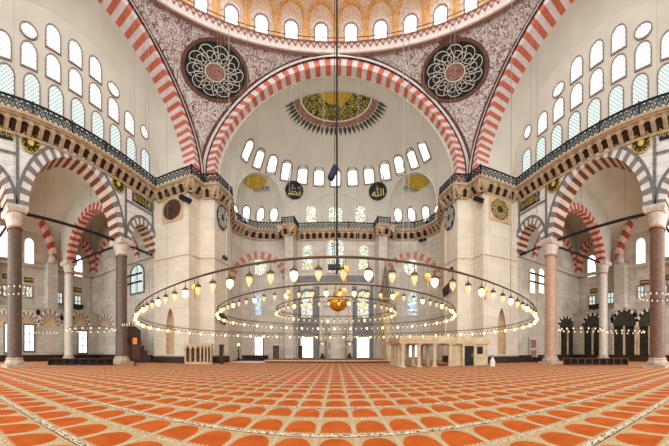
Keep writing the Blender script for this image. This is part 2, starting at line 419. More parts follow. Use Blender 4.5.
for s in (-1, 1):
    mb = MB(); rows = []
    zs = [13.9+4.3*i/6 for i in range(6)]+[ZC+7.72*math.sin(i/26*PI/2) for i in range(27)]
    NA = 24
    for z in zs:
        wv = wout(z); xs = 13.1-lean(z); a0 = math.atan2(xs, wv); a1 = math.atan2(wv, 13.1)   # azimuth from +y
        r0, r1 = math.hypot(xs, wv), math.hypot(13.1, wv)
        if a1 < a0 or z > 18: pass
        rows.append([(s*(r0+(r1-r0)*k/NA)*math.sin(a0+(a1-a0)*k/NA), DC+(r0+(r1-r0)*k/NA)*math.cos(a0+(a1-a0)*k/NA), z) for k in range(NA+1)])
    for a, b in zip(rows[:-1], rows[1:]):
        for k in range(NA): mb.quad(a[k], a[k+1], b[k+1], b[k], 0)
    shell(mb.build('wall_%s_pendentive' % SIDE[s], ['floral'], smooth=True))
    mb = MB(); ax = Vector((0, DC, 0))
    def inn_(p, q, wd):
        p, q = Vector(p), Vector(q); L_ = (q-p).length; f = min(.5, wd/max(L_, .01)); m_ = p+(q-p)*f; m_ += (Vector((0, DC, m_.z))-m_).normalized()*.07
        return m_
    for a, b in zip(rows[8:-1], rows[9:]):
        for e, g in ((0, 1), (-1, -2)):
            def edge(r_, wd):
                tot, prev = 0, Vector(r_[e])
                idx = range(1, NA+1) if e == 0 else range(NA-1, -1, -1)
                for k in idx:
                    c_ = Vector(r_[k]); d_ = (c_-prev).length
                    if tot+d_ >= wd or k == NA//2: return inn_(prev, c_, max(0, min(wd-tot, d_)))
                    tot += d_; prev = c_
            def e0(r_): p = Vector(r_[e]); return p+(Vector((0, DC, p.z))-p).normalized()*.07
            mb.quad(e0(a), e0(b), edge(b, .42), edge(a, .42))
    trim(mb, 'brownborder', fix=False)
# drum
A0, A1 = -PI, PI
mb = MB(); C0 = (0, DC, 0)
mb.lathe([(13.05, 25.72), (12.95, 25.85), (12.95, 25.9), (12.85, 25.92), (12.8, 26.2)], C0, 96, 0, A0, A1, mats=[1, 1, 0, 0])
mb.lathe([(12.8, 26.15), (12.7, 26.62), (12.7, 26.68), (13.4, 26.68)], C0, 96, 0, A0, A1, mats=[2, 1, 0])
shell(mb.build('trim_dome_cornice', ['strip', 'brownborder', 'lambrequin']))
mb = MB(); mb.lathe([(13.4, 26.6), (13.4, 31.0), (13.0, 33.5), (11.6, 36.2), (8.6, 38.6), (4.6, 40.0), (0, 40.5)], C0, 96, 0, A0, A1); shell(mb.build('wall_drum', 'drum', smooth=True))
NW = 33
def Pd(ang, r=13.4):
    return lambda u, z, d: ((r-d)*math.sin(ang+u/r), DC+(r-d)*math.cos(ang+u/r), z)
hw = PI*13.4/NW
for k in range(-9, 9):
    ang = (k+.5)*2*PI/NW; P = Pd(ang)
    mb = MB()
    band(mb, P, arc(0, 29.2, hw-.3, 1.4, 16), arc(0, 29.2, hw-.02, 1.7, 16), .14, 0, -.14)
    for e in (-1, 1):
        mb.add([P(e*hw, 26.6, .16), P(e*(hw-.26), 26.6, .1), P(e*(hw-.26), 29.3, .1), P(e*hw, 29.3, .16)], [(0, 1, 2, 3)], 0)
    band(mb, P, arc(0, 28.4, .68, .72, 12), arc(0, 28.4, .84, .92, 12), .06, 1, -.06)
    for z0 in (31.1, 33.2):
        mb.add([P(-hw, z0, .08), P(hw, z0, .08), P(hw, z0+1.6, .25), P(-hw, z0+1.6, .25)], [(0, 1, 2, 3)], 0)
    trim(mb, ['drum_orange', 'v_pink'])
    WIN[0] += 1
    mb = MB(); i_, o_ = legs(arc(0, 28.4, .5, .5, 10), 26.9), legs(arc(0, 28.4, .6, .6, 10), 26.9); band(mb, P, i_, o_, .1, 0, -.1)
    fr = struct(mb.build('window_%d' % WIN[0], 'frame'))
    mb = MB(); mb.add([P(u, z, .05) for u, z in i_], [tuple(range(len(i_)))]); mb.build('pane', 'pane_white', fr)

# ------------------------------------------------------------------ far semi-dome
SY, SZ, RX, RY, RZ = 22.7, 17.5, 10.95, 8.6, 7.5
def semi(phi, z):
    k = 1 if z <= SZ else math.sqrt(max(0, 1-((z-SZ)/RZ)**2))
    return Vector((RX*k*math.sin(phi), SY+RY*k*math.cos(phi), z))
EXC, EXA, EXZ, EXB = math.radians(52), math.radians(19.5), 15.2, 5.3      # exedra mouth: azimuth, half width, springing, rise
def exh(phi):                                                            # top of the exedra mouth at azimuth phi
    u = (abs(phi)-EXC)/EXA
    return None if abs(u) >= 1 else EXZ+EXB*(1-abs(u)**2.6)**(1/2.6)
mb = MB(); NP = 144
for i in range(NP):
    p0, p1 = -PI/2+PI*i/NP, -PI/2+PI*(i+1)/NP
    b0, b1 = exh(p0) or 13.9, exh(p1) or 13.9
    NZ = 26
    def col(p, b): return [semi(p, b+(25.0-b)*math.sin(j/NZ*PI/2)) for j in range(NZ+1)]
    c0, c1 = col(p0, b0), col(p1, b1)
    for j in range(NZ): mb.quad(c0[j], c1[j], c1[j+1], c0[j+1])
shell(mb.build('ceiling_semidome', 'plaster', smooth=True))
for s in (-1, 1):
    mb = MB(); t_ = [PI-PI*i/28 for i in range(29)]
    B = []
    for t in t_:
        cs = math.cos(t); ph = EXC+EXA*math.copysign(abs(cs)**(2/2.6), cs); B.append(semi(s*ph, EXZ+EXB*abs(math.sin(t))**(2/2.6)))
    Cc = (B[0]+B[-1])/2; n = Vector((s*math.sin(EXC), math.cos(EXC), 0)).normalized()
    NS = 14
    grid = [[Cc+(b-Cc)*math.cos(j/NS*PI/2)+n*2.9*math.sin(j/NS*PI/2) for j in range(NS+1)] for b in B]
    for i in range(28):
        for j in range(NS): mb.quad(grid[i][j], grid[i+1][j], grid[i+1][j+1], grid[i][j+1])
    lo = [Vector((p.x, p.y, 13.9)) for p in grid[0]]; hi = [Vector((p.x, p.y, 13.9)) for p in grid[-1]]
    for j in range(NS):
        mb.quad(lo[j], lo[j+1], grid[0][j+1], grid[0][j]); mb.quad(hi[j], hi[j+1], grid[-1][j+1], grid[-1][j])
    shell(mb.build('ceiling_%s_exedra' % SIDE[s], 'plaster', smooth=True))
    mb = MB(); mb.tube([b+Vector((0, -.02, 0)) for b in B], .07, 6); trim(mb, 'plaster', smooth=True)
# walls between the arch foot and the semi-dome
mb = MB()
for s in (-1, 1):
    a = [(s*z_[0], z_[1]) for z_ in [(11.1 if z <= ZC else 11.1*math.sqrt(max(0, 1-((z-ZC)/6.87)**2)), z) for z in [13.9+11.1*i/30 for i in range(31)]]]
    for (x0, z0), (x1, z1) in zip(a[:-1], a[1:]):
        q0, q1 = semi(s*PI/2, z0), semi(s*PI/2, z1)
        mb.quad((x0, 22.75, z0), (x1, 22.75, z1), q1, q0)
shell(mb.build('trim_semidome_edge', 'plaster'))

# ------------------------------------------------------------------ side tympana with their vault
TX = 15.0; TC = 9.57; TA, TZ, TB = 9.25, 16.0, 7.05
for s in (-1, 1):
    def P(u, z, d, s=s): return (s*d, u, z)
    ty = [(TC-TA, 13.9)]+arc(TC, TZ, TA, TB, 60, 2.25)+[(TC+TA, 13.9)]
    mb = MB(); mb.add([P(u, z, TX) for u, z in ty], [tuple(range(len(ty)))]); shell(mb.build('wall_%s_tympanum' % SIDE[s], 'tymp'))
    so = [(DC-11.1, 13.9)]+arc(DC, ZC, 11.1, 6.87, 60)+[(DC+11.1, 13.9)]
    mb = MB(); NS = 8
    for i in range(len(ty)-1):
        for j in range(NS):
            def q(i, k):
                f = k/NS; g = 1-(1-f)**1.0; cv = math.sin(f*PI)*.25
                return ((so[i][0]*(1-f)+ty[i][0]*f), (so[i][1]*(1-f)+ty[i][1]*f)+cv, (14.25-lean(so[i][1]))*(1-f)+(TX+.02)*f)
            mb.quad(P(*q(i, j)), P(*q(i+1, j)), P(*q(i+1, j+1)), P(*q(i, j+1)))
    shell(mb.build('ceiling_%s_arch_vault' % SIDE[s], 'plaster', smooth=True))
    # windows of the tympanum: rows of arched lattice windows and oval lights
    def window(u, z, w_, h_, mat, oval=False, s=s, X=TX, frm='frame', fw=.085):
        WIN[0] += 1
        if oval: i_ = [(u+w_/2*math.cos(2*PI*k/24), z+h_/2*math.sin(2*PI*k/24)) for k in range(25)]; o_ = [(u+(w_/2+fw)*math.cos(2*PI*k/24), z+(h_/2+fw)*math.sin(2*PI*k/24)) for k in range(25)]
        else:
            zb = z-h_/2; zt = z+h_/2-w_/2*1.1
            i_ = [(u-w_/2, zb)]+arc(u, zt, w_/2, w_/2*1.1, 12)+[(u+w_/2, zb), (u-w_/2, zb)]
            o_ = [(u-w_/2-fw, zb-fw)]+arc(u, zt, w_/2+fw, w_/2*1.1+fw, 12)+[(u+w_/2+fw, zb-fw), (u-w_/2-fw, zb-fw)]
        mb = MB(); band(mb, P, i_, o_, X-.07, 0, .07)
        fr = struct(mb.build('window_%d' % WIN[0], frm))
        mb = MB(); mb.add([P(a, b, X-.03) for a, b in i_[:-1]], [tuple(range(len(i_)-1))]); mb.build('pane', mat, fr)
        return fr
    for k in range(-4, 5):
        if TC+k*1.71 < 2.4: continue
        window(TC+.2+k*1.71, 17.25, 1.0, 1.95, 'pane_green')
    for k in range(-3, 4): window(TC+k*1.71, 19.38, 1.0, 1.55, 'pane_bright')
    for k in range(-1, 2): window(TC+k*1.71, 21.3, 1.0, 1.55, 'pane_bright')
    for k in (-1, 1):
        window(TC+k*3.43, 20.88, 1.08, .86, 'pane_bright', True); window(TC+k*6.92, 19.7, .85, .95, 'pane_bright', True)

# ------------------------------------------------------------------ arcades at the sides
FX = 13.85
for s in (-1, 1):
    def P(u, z, d, s=s): return (s*d, u, z)
    zt = 13.95; SP = 9.15
    holes = [(2.95, 1.4, 1.75), (9.05, 3.42, 3.9), (15.12, 1.36, 1.75)]
    low = [(-2, SP)]
    for c, a, b in holes: low += arc(c, SP, a, b, 30)
    low += [(16.6, SP)]
    mb = MB()
    for i in range(len(low)-1):
        (u0, z0), (u1, z1) = low[i], low[i+1]
        mb.quad(P(u0, z0, FX), P(u1, z1, FX), P(u1, zt, FX), P(u0, zt, FX), 0)
        mb.quad(P(u0, z0, FX+.9), P(u1, z1, FX+.9), P(u1, zt, FX+.9), P(u0, zt, FX+.9), 1)
        mb.quad(P(u0, z0, FX), P(u1, z1, FX), P(u1, z1, FX+.9), P(u0, z0, FX+.9), 1)
    mb.quad(P(-2, zt, FX-.3), P(16.6, zt, FX-.3), P(16.6, zt, TX+.05), P(-2, zt, TX+.05), 0)
    shell(mb.build('wall_%s_arcade' % SIDE[s], ['spandrel', 'plaster_aisle']))
    for (c, a, b), nv in zip(holes, (21, 37, 21)):
        mb = MB(); t = .55 if a > 2 else .45
        i_, o_ = arc(c, SP, a-.02, b-.02, nv*3), arc(c, SP, a+t, b+t, nv*3)
        vous(mb, P, i_, o_, FX-.05, FX+.95, nv); trim(mb, ['v_grey', 'v_white', 'v_maroon', 'v_cream'])
        mb = MB(); band(mb, P, o_, arc(c, SP, a+t+.2, b+t+.2, nv*3), FX-.06, 0, .06); trim(mb, 'grey')
    mb = MB()
    def strip(u0, z0, u1, z1, d=FX-.055): mb.add([P(u0, z0, d), P(u1, z0, d), P(u1, z1, d), P(u0, z1, d)], [(0, 1, 2, 3)])
    for c in (4.97, 13.2): strip(c-.1, SP+.4, c+.1, 13.25)
    strip(-2, 13.1, 16.3, 13.28); strip(16.15, 10.6, 16.35, 13.1); strip(13.25, 12.0, 16.2, 12.14); strip(1.4, 12.0, 4.9, 12.14)
    trim(mb, 'grey')
    # ---- aisle shell
    OX = 23.0
    wall = [(-4, 0), (17.0, 0), (17.0, 16), (-4, 16)]
    mb = MB(); mb.add([P(u, z, OX) for u, z in wall], [(0, 1, 2, 3)])
    mb.quad((s*FX, 17.0, 0), (s*OX, 17.0, 0), (s*OX, 17.0, 16), (s*FX, 17.0, 16))
    shell(mb.build('wall_%s_aisle' % SIDE[s], ['aislewall']))
    # lower gallery ledge
    mb = MB(); LX = 21.9
    mb.box((s*(LX+OX)/2, 6.5, 2.4), (OX-LX, 21, 4.8)); mb.box((s*(LX+.47), 6.5, 4.86), (1.14, 21, .14))
    shell(mb.build('wall_%s_ledge' % SIDE[s], 'aislewall'))
    # vault over the aisle, with a dome over the wide bay
    mb = MB(); N = 20
    def vz(x, y):
        f = (x-FX-.9)/(OX-FX-.9); base = 12.4+2.3*math.sin(max(0, min(1, f))*PI)**.6
        g = 1-((x-18.4)/4.0)**2-((y-9.05)/3.9)**2
        return base+(1.6*math.sqrt(g) if g > 0 else 0)
    for i in range(N):
        for j in range(46):
            x0, x1 = FX+.9+(OX-FX-.9)*i/N, FX+.9+(OX-FX-.9)*(i+1)/N; y0, y1 = -4+21*j/46, -4+21*(j+1)/46
            mb.quad((s*x0, y0, vz(x0, y0)), (s*x1, y0, vz(x1, y0)), (s*x1, y1, vz(x1, y1)), (s*x0, y1, vz(x0, y1)))
    shell(mb.build('ceiling_%s_aisle' % SIDE[s], 'plaster_aisle', smooth=True))
    # transverse arches of red and pale voussoirs from the great columns to the marble columns
    for yc in (4.97, 13.1):
        def Q(u, z, d, s=s): return (s*u, d, z)
        c, a, b, z0 = 17.95, 3.02, 3.4, 9.3
        nv = 37; i_, o_ = arc(c, z0, a, b, nv*3), arc(c, z0, a+.55, b+.5, nv*3)
        mb = MB(); vous(mb, Q, i_, o_, yc-.4, yc+.4, nv, (0, 1, 0, 1)); vous(mb, Q, i_, o_, yc+.4, yc-.4, nv, (0, 1, 0, 1)); trim(mb, ['v_rose', 'v_brick'])
        mb = MB(); low2 = [(FX+.9, z0)]+i_+[(OX, z0)]
        for (u0, za), (u1, zb) in zip(low2[:-1], low2[1:]):
            for d in (yc-.33, yc+.33): mb.quad(Q(u0, za, d), Q(u1, zb, d), Q(u1, 14.9, d), Q(u0, 14.9, d))
        mb.quad(Q(20.9, z0, yc-.33), Q(OX, z0, yc-.33), Q(OX, z0, yc+.33), Q(20.9, z0, yc+.33))
        shell(mb.build('wall_%s_aisle_arch' % SIDE[s], 'plaster_aisle'))
    # wall arch over the windows of the wide bay and of the end bay
    m = MB(); nv = 33; i_, o_ = arc(19.4, 9.2, 2.9, 3.0, nv*3), arc(19.4, 9.2, 3.4, 3.45, nv*3)
    vous(m, lambda u, z, d, s=s: (s*u, d, z), i_, o_, 16.8, 17.0, nv, (0, 1, 0, 1)); trim(m, ['v_rose', 'v_brick'])
    for c, a, b in ((8.6, 3.1, 4.6), (15.0, 1.6, 3.0)):
        nv = 25; i_, o_ = arc(c, 9.2, a, b, nv*3), arc(c, 9.2, a+.5, b+.45, nv*3)
        mb = MB(); vous(mb, P, i_, o_, 22.3, OX, nv, (0, 1, 0, 1)); trim(mb, ['v_rose', 'v_brick'])
    mb = MB()
    for u in (11.6, 5.4): mb.box((s*22.6, u, 4.7), (.9, 1.1, 9.4)); mb.lathe([(.38, 9.4), (.38, 9.9), (.28, 10.15), (0, 10.25)], (s*22.4, u, 0), 12)
    mb.box((s*22.75, 6.5, 9.05), (.5, 21, .22)); mb.box((s*18.5, 16.85, 9.05), (9, .3, .22))
    shell(mb.build('wall_%s_pilasters' % SIDE[s], 'aislewall'))

# ------------------------------------------------------------------ piers
BODY = [(-13.9, 16.55), (-10.75, 16.9), (-10.5, 18.2), (-9.4, 18.6), (-9.2, 20.6), (-10.3, 24.3)]
WALLP = [(-10.3, 24.3), (-9.8, 25.9), (-8.7, 27.2), (-6.5, 27.95), (-5.6, 27.8), (-5.4, 27.0), (-4.5, 27.0), (-4.3, 28.5)]
for s in (-1, 1):
    mb = MB(); ZT = 13.95
    pts = [(-s*x, y) for x, y in BODY]
    # front face with a tall pointed niche cut into it
    (x0, y0), (x1, y1) = pts[0], pts[1]
    def on(f): return x0+(x1-x0)*f, y0+(y1-y0)*f
    L = math.hypot(x1-x0, y1-y0)
    nx = ny = 0; f0, f1 = .36, .60; zs_, zp = 3.0, 4.4
    prof = [(f0, 0.55)]+[(f0+(f1-f0)*.5*(1-math.cos(PI*i/20)), zs_+(zp-zs_)*(1-abs(math.cos(PI*i/20))**1.5)**.7) for i in range(21)]+[(f1, .55)]
    chain = [(0, 0)]+[(0, 0)]
    def F3(f, z): a = on(f); return (a[0], a[1], z)
    mb.quad(F3(0, 0), F3(f0, 0), F3(f0, ZT), F3(0, ZT)); mb.quad(F3(f1, 0), F3(1, 0), F3(1, ZT), F3(f1, ZT)); mb.quad(F3(f0, 0), F3(f1, 0), F3(f1, .55), F3(f0, .55))
    for (fa, za), (fb, zb) in zip(prof[1:-2], prof[2:-1]): mb.quad(F3(fa, za), F3(fb, zb), F3(fb, ZT), F3(fa, ZT))
    for a, b in zip(pts[1:-1], pts[2:]): mb.quad((*a, 0), (*b, 0), (*b, ZT), (*a, ZT))
    mb.add([(*p, ZT) for p in pts]+[(s*13.9, 24.3, ZT)], [tuple(range(len(pts)+1))])
    shell(mb.build('wall_%s_pier' % SIDE[s], 'pier'))
    mb = MB(); rn = L*(f1-f0)/2; cx, cy = on((f0+f1)/2)
    def nz(a): # half round niche
        f = .5-.5*math.cos(a); fx = f0+(f1-f0)*f; p = on(fx); return p[0], p[1]+.55*math.sin(a), zs_+(zp-zs_)*(1-abs(math.cos(a))**1.5)**.7
    NN = 12
    for i in range(NN):
        a, b = nz(PI*i/NN), nz(PI*(i+1)/NN)
        mb.quad((a[0], a[1], .55), (b[0], b[1], .55), (b[0], b[1], b[2]), (a[0], a[1], a[2]))
        fa, fb = on(f0+(f1-f0)*(.5-.5*math.cos(PI*i/NN))), on(f0+(f1-f0)*(.5-.5*math.cos(PI*(i+1)/NN)))
        mb.quad((fa[0], fa[1], a[2]), (fb[0], fb[1], b[2]), b, a); mb.quad((fa[0], fa[1], .55), (fb[0], fb[1], .55), (b[0], b[1], .55), (a[0], a[1], .55))
    trim(mb, 'niche')
    # vertical mouldings and string course on the pier
    mb = MB()
    pth = [Vector((*p, 8.45)) for p in pts]
    mb.tube([p+Vector((-s*.02, -.05, 0)) for p in pth], .09, 6)
    mb.tube([Vector((*p, .62)) + Vector((-s*.02, -.03, 0)) for p in pts], .05, 6)
    for p in pts[1:-1]: mb.bar((p[0], p[1]-.02, .6), (p[0], p[1]-.02, 13.2), .06)
    for f in (.08, .9): q = on(f); mb.bar((q[0], q[1]-.02, .6), (q[0], q[1]-.02, 8.4), .03)
    trim(mb, 'pier')
    # dark wooden skirting round the pier
    mb = MB()
    for a, b in zip(pts[:-2], pts[1:-1]):
        a3, b3 = Vector((*a, 0)), Vector((*b, 0)); d = (b3-a3).normalized(); n = Vector((d.y, -d.x, 0)); n = n if n.dot(Vector((0, -1, 0))-Vector((s*.3, 0, 0))) > 0 else -n
        mb.frame_box((a3+b3)/2+n*.12+Vector((0, 0, .26)), d, Vector((0, 0, 1)), n, (b3-a3).length+.2, .52, .22)
    struct(mb.build('baseboard_%s_pier' % SIDE[s], 'wood'))

# ------------------------------------------------------------------ far (mihrab) wall
mb = MB(); ZT = 13.95
line = WALLP+[(-x, y) for x, y in reversed(WALLP)]
for a, b in zip(line[:-1], line[1:]): mb.quad((*a, 0), (*b, 0), (*b, ZT), (*a, ZT))
shell(mb.build('wall_far', 'farwall'))
mb = MB(); poly = [(x, y, 13.9) for x, y in line]+[semi(PI/2-PI*i/40, 13.9) for i in range(41)]
mb.add(poly, [tuple(range(len(poly)))]); shell(mb.build('floor_far_gallery', 'plaster'))
bpy.context.view_layer.update()

# ------------------------------------------------------------------ gallery cornices and railings
PATH = {}
for s in (-1, 1):
    PATH[s] = {'gallery': [(s*13.4, -2.0), (s*13.4, 16.1)],
               'pier': [(s*13.4, 16.1), (s*10.25, 16.5), (s*10.0, 17.85), (s*8.95, 18.25), (s*8.65, 20.45), (s*9.85, 23.9)],
               'apse': [(s*9.85, 23.9), (s*9.35, 25.6), (s*8.35, 26.75), (s*6.4, 27.5), (s*5.75, 27.3), (s*5.6, 26.5), (s*4.3, 26.5), (s*4.1, 28.0)]}
FARP = [(-4.1, 28.0), (4.1, 28.0)]
def inward(a, b):
    d = Vector((b[0]-a[0], b[1]-a[1], 0)).normalized(); n = Vector((d.y, -d.x, 0)); m = Vector(((a[0]+b[0])/2, (a[1]+b[1])/2, 0))
    return d, (n if n.dot(Vector((0, 8.9, 0))-m) > 0 else -n)
def cornice(path):
    mb = MB()
    for a, b in zip(path[:-1], path[1:]):
        d, n = inward(a, b); A, B = Vector((*a, 0)), Vector((*b, 0)); L = (B-A).length; up = Vector((0, 0, 1)); mid = (A+B)/2
        mb.frame_box(mid-n*.25+up*14.02, d, up, n, L+.05, .16, .75, 0)
        mb.frame_box(mid-n*.0+up*13.9, d, up, n, L+.02, .1, .1, 0)
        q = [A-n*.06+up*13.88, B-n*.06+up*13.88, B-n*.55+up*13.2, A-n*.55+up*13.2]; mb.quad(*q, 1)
        mb.frame_box(mid-n*.46+up*13.17, d, up, n, L+.02, .14, .2, 0)
        k = max(1, round(L/.7))
        for i in range(k+1):
            p = A+d*(L*i/k)
            vs = [p+d*e*.13-n*o+up*z for e in (-1, 1) for o, z in ((.5, 13.2), (.3, 13.3), (.0, 13.62), (.0, 13.9), (.5, 13.9))]
            mb.add(vs, [(0, 1, 2, 3, 4), (9, 8, 7, 6, 5), (0, 5, 6, 1), (1, 6, 7, 2), (2, 7, 8, 3)], 0)
            if i < k:
                c_ = p+d*(L/k/2); hw_ = L/k/2
                for (u0, za), (u1, zb) in zip(*[(q_[:-1], q_[1:]) for q_ in [arc(0, 13.5, hw_-.1, .24, 8)]][0]):
                    mb.quad(c_+d*u0-n*.06+up*za, c_+d*u1-n*.06+up*zb, c_+d*u1-n*.06+up*13.88, c_+d*u0-n*.06+up*13.88, 0)
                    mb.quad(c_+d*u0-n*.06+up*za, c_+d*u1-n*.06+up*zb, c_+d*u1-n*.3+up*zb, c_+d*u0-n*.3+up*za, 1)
    return mb
def railing(path, label, z0=14.1, h=.72):
    root = empty('iron_railing', (path[0][0], path[0][1], z0))
    lat, top = MB(), MB(); L0 = Vector(root.location)
    for a, b in zip(path[:-1], path[1:]):
        d, n = inward(a, b); A, B = Vector((*a, z0)), Vector((*b, z0)); L = (B-A).length; up = Vector((0, 0, 1))
        top.bar(A+up*h, B+up*h, .06, 5); top.bar(A+up*.06, B+up*.06, .03, 4)
        k = max(1, round(L/.36))
        for i in range(k):
            p, q = A+d*(L*i/k), A+d*(L*(i+1)/k); mid = (p+q)/2
            for (u, v) in ((p+up*.08, q+up*h), (q+up*.08, p+up*h)): lat.bar(u, v, .036, 4)
            lat.tube([mid+up*(h*.54)+(d*math.cos(2*PI*t/8)+up*math.sin(2*PI*t/8))*.15 for t in range(8)], .024, 4, closed=True)
            lat.bar(p+up*.08, p+up*h, .02, 4)
        m = max(1, round(L/2.6))
        for i in range(m+1):
            p = A+d*(L*i/m); post = MB(); post.bar(p-up*.02, p+up*(h+.1), .06, 6); post.build('post', 'iron', root, loc=L0, fix=False)
    for nm, x in (('lattice_panel', lat), ('hand_rail', top)):
        o = x.build(nm, 'rail' if nm == 'lattice_panel' else 'iron', root, loc=L0, fix=False)
    tag(root, label, 'railing'); return root
for s in (-1, 1):
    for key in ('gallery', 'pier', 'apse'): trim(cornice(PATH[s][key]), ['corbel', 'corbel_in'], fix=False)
    sd = SIDE[s]
    railing(PATH[s]['gallery'], 'dark iron railing along the gallery over the %s arcade' % sd)
    railing(PATH[s]['pier'], 'dark iron railing folding round the top of the %s pier' % sd)
    railing(PATH[s]['apse'], 'dark iron railing over the %s red arch of the far wall' % sd)
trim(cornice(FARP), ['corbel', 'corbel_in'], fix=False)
railing(FARP, 'dark iron railing below the three honeycomb windows of the far wall')
# thin black rail on the dome cornice
mb = MB()
pts = [(12.72*math.sin(a), DC+12.72*math.cos(a), 26.98) for a in [A0+(A1-A0)*i/90 for i in range(91)]]
mb.tube(pts, .022, 4, closed=False)
for p in pts[::3]: mb.bar((p[0], p[1], 26.66), p, .02, 4)
trim(mb, 'iron', fix=False)

# ------------------------------------------------------------------ columns
def column(x, y, r, ztop, shaftmat, label, kind='large', mt=None):
    root = empty('column', (x, y, 0)); tag(root, label, 'column')
    b = MB(); k = r
    b.box((0, 0, .09), (k*2.9, k*2.9, .18)); b.lathe([(k*1.38, .18), (k*1.42, .26), (k*1.36, .34), (k*1.18, .42), (k*1.22, .5), (k*1.04, .58)], n=8 if kind == 'large' else 20)
    b.build('base', 'base', root)
    sh = MB(); sh.lathe([(k*1.04, .56), (k, .7), (k*.93, ztop-1.2)], n=24); sh.build('shaft', shaftmat, root, smooth=True)
    c = MB(); h = 1.2; z0 = ztop-h
    c.lathe([(k*1.05, z0), (k*1.08, z0+.1), (k*.98, z0+.14)], n=24, m=1)
    rows = [(k*1.0, z0+.14), (k*1.08, z0+.4), (k*1.24, z0+.62), (k*1.34, z0+.8)]
    n = 16
    for j, (rr, z) in enumerate(rows[:-1]):      # muqarnas tiers: facets with pointed feet
        r2, z2 = rows[j+1]
        for i in range(n):
            a0, a1, am = 2*PI*(i+.5*(j % 2))/n, 2*PI*(i+1+.5*(j % 2))/n, 2*PI*(i+.5+.5*(j % 2))/n
            v = [(rr*math.sin(am), rr*math.cos(am), z), (r2*math.sin(a1), r2*math.cos(a1), z2), (r2*math.sin(a0), r2*math.cos(a0), z2), (rr*math.sin(a0)*.98, rr*math.cos(a0)*.98, z), (rr*math.sin(a1)*.98, rr*math.cos(a1)*.98, z)]
            c.add(v, [(0, 1, 2), (3, 0, 2), (0, 4, 1)], 0)
    c.lathe([(k*1.2, z0+.78), (k*1.34, z0+.8), (k*1.38, z0+.84)], n=24, m=1)
    for i in range(4):
        a = PI/2*i
        R_ = Matrix.Rotation(a, 3, 'Z'); w0, w1 = k*1.3, k*1.44
        vs = [R_ @ Vector(p) for p in ((-w0, w0, z0+.84), (w0, w0, z0+.84), (w1, w1, z0+1.02), (-w1, w1, z0+1.02), (w1, w1, z0+h), (-w1, w1, z0+h))]
        c.add(vs, [(0, 1, 2, 3), (3, 2, 4, 5)], 0)
    w1 = k*1.44; c.add([(-w1, -w1, z0+h), (w1, -w1, z0+h), (w1, w1, z0+h), (-w1, w1, z0+h)], [(0, 1, 2, 3)], 0)
    w1 = k*1.3; c.add([(-w1, -w1, z0+.84), (w1, -w1, z0+.84), (w1, w1, z0+.84), (-w1, w1, z0+.84)], [(0, 1, 2, 3)], 0)
    c.build('capital', ['cap', 'capred'], root)
    return root
column(-14.3, 4.97, .45, 9.15, 'granite_brown', 'tall brown granite column standing nearest the left edge')
column(-14.3, 13.2, .45, 9.15, 'granite_dark', 'tall reddish granite column beside the dark wooden pulpit')
column(14.3, 13.2, .45, 9.15, 'granite_pale', 'tall pale pink granite column beside the right pier')
column(14.3, 4.97, .47, 9.15, 'granite_rose', 'tall brownish pink granite column standing nearest the right edge')
column(-20.9, 12.6, .42, 9.3, 'whitemarble', 'shorter white marble column in the left aisle', 'small')
column(20.9, 12.6, .42, 9.3, 'whitemarble', 'shorter white marble column in the right aisle', 'small')
# iron tie bars
def tie(a, b, label):
    a, b = Vector(a), Vector(b); mid = (a+b)/2; d = (b-a).normalized(); n = d.cross(Vector((0, 0, 1))).normalized()
    m = MB(); m.frame_box((0, 0, 0), d, Vector((0, 0, 1)), n, (b-a).length, .13, .13)
    tag(m.build('iron_tie_bar', 'iron', loc=(0, 0, 0)), label, 'tie bar').location = mid
for s in (-1, 1):
    sd = SIDE[s]; x = s*14.3
    tie((x, 5.7, 9.05), (x, 12.45, 9.05), 'long black tie bar spanning the wide arch of the %s arcade' % sd)
    tie((x, 13.9, 9.05), (x, 16.9, 9.05), 'short black tie bar between the %s pier and the column beside it' % sd)
    tie((x, 1.5, 9.05), (x, 4.25, 9.05), 'black tie bar running off the frame from the nearest %s column' % sd)
    tie((s*15.0, 13.15, 8.95), (s*20.3, 12.65, 9.1), 'black tie bar from the far %s granite column to the white marble column' % sd)
    tie((s*15.0, 5.0, 8.95), (s*22.0, 5.0, 9.1), 'black tie bar from the nearest %s column back to the aisle wall' % sd)
    tie((s*15.0, 16.2, 7.6), (s*17.6, 16.2, 7.6), 'upper of two short black bars before the %s corner window' % sd)
    tie((s*15.0, 16.2, 6.9), (s*17.6, 16.2, 6.9), 'lower of two short black bars before the %s corner window' % sd)

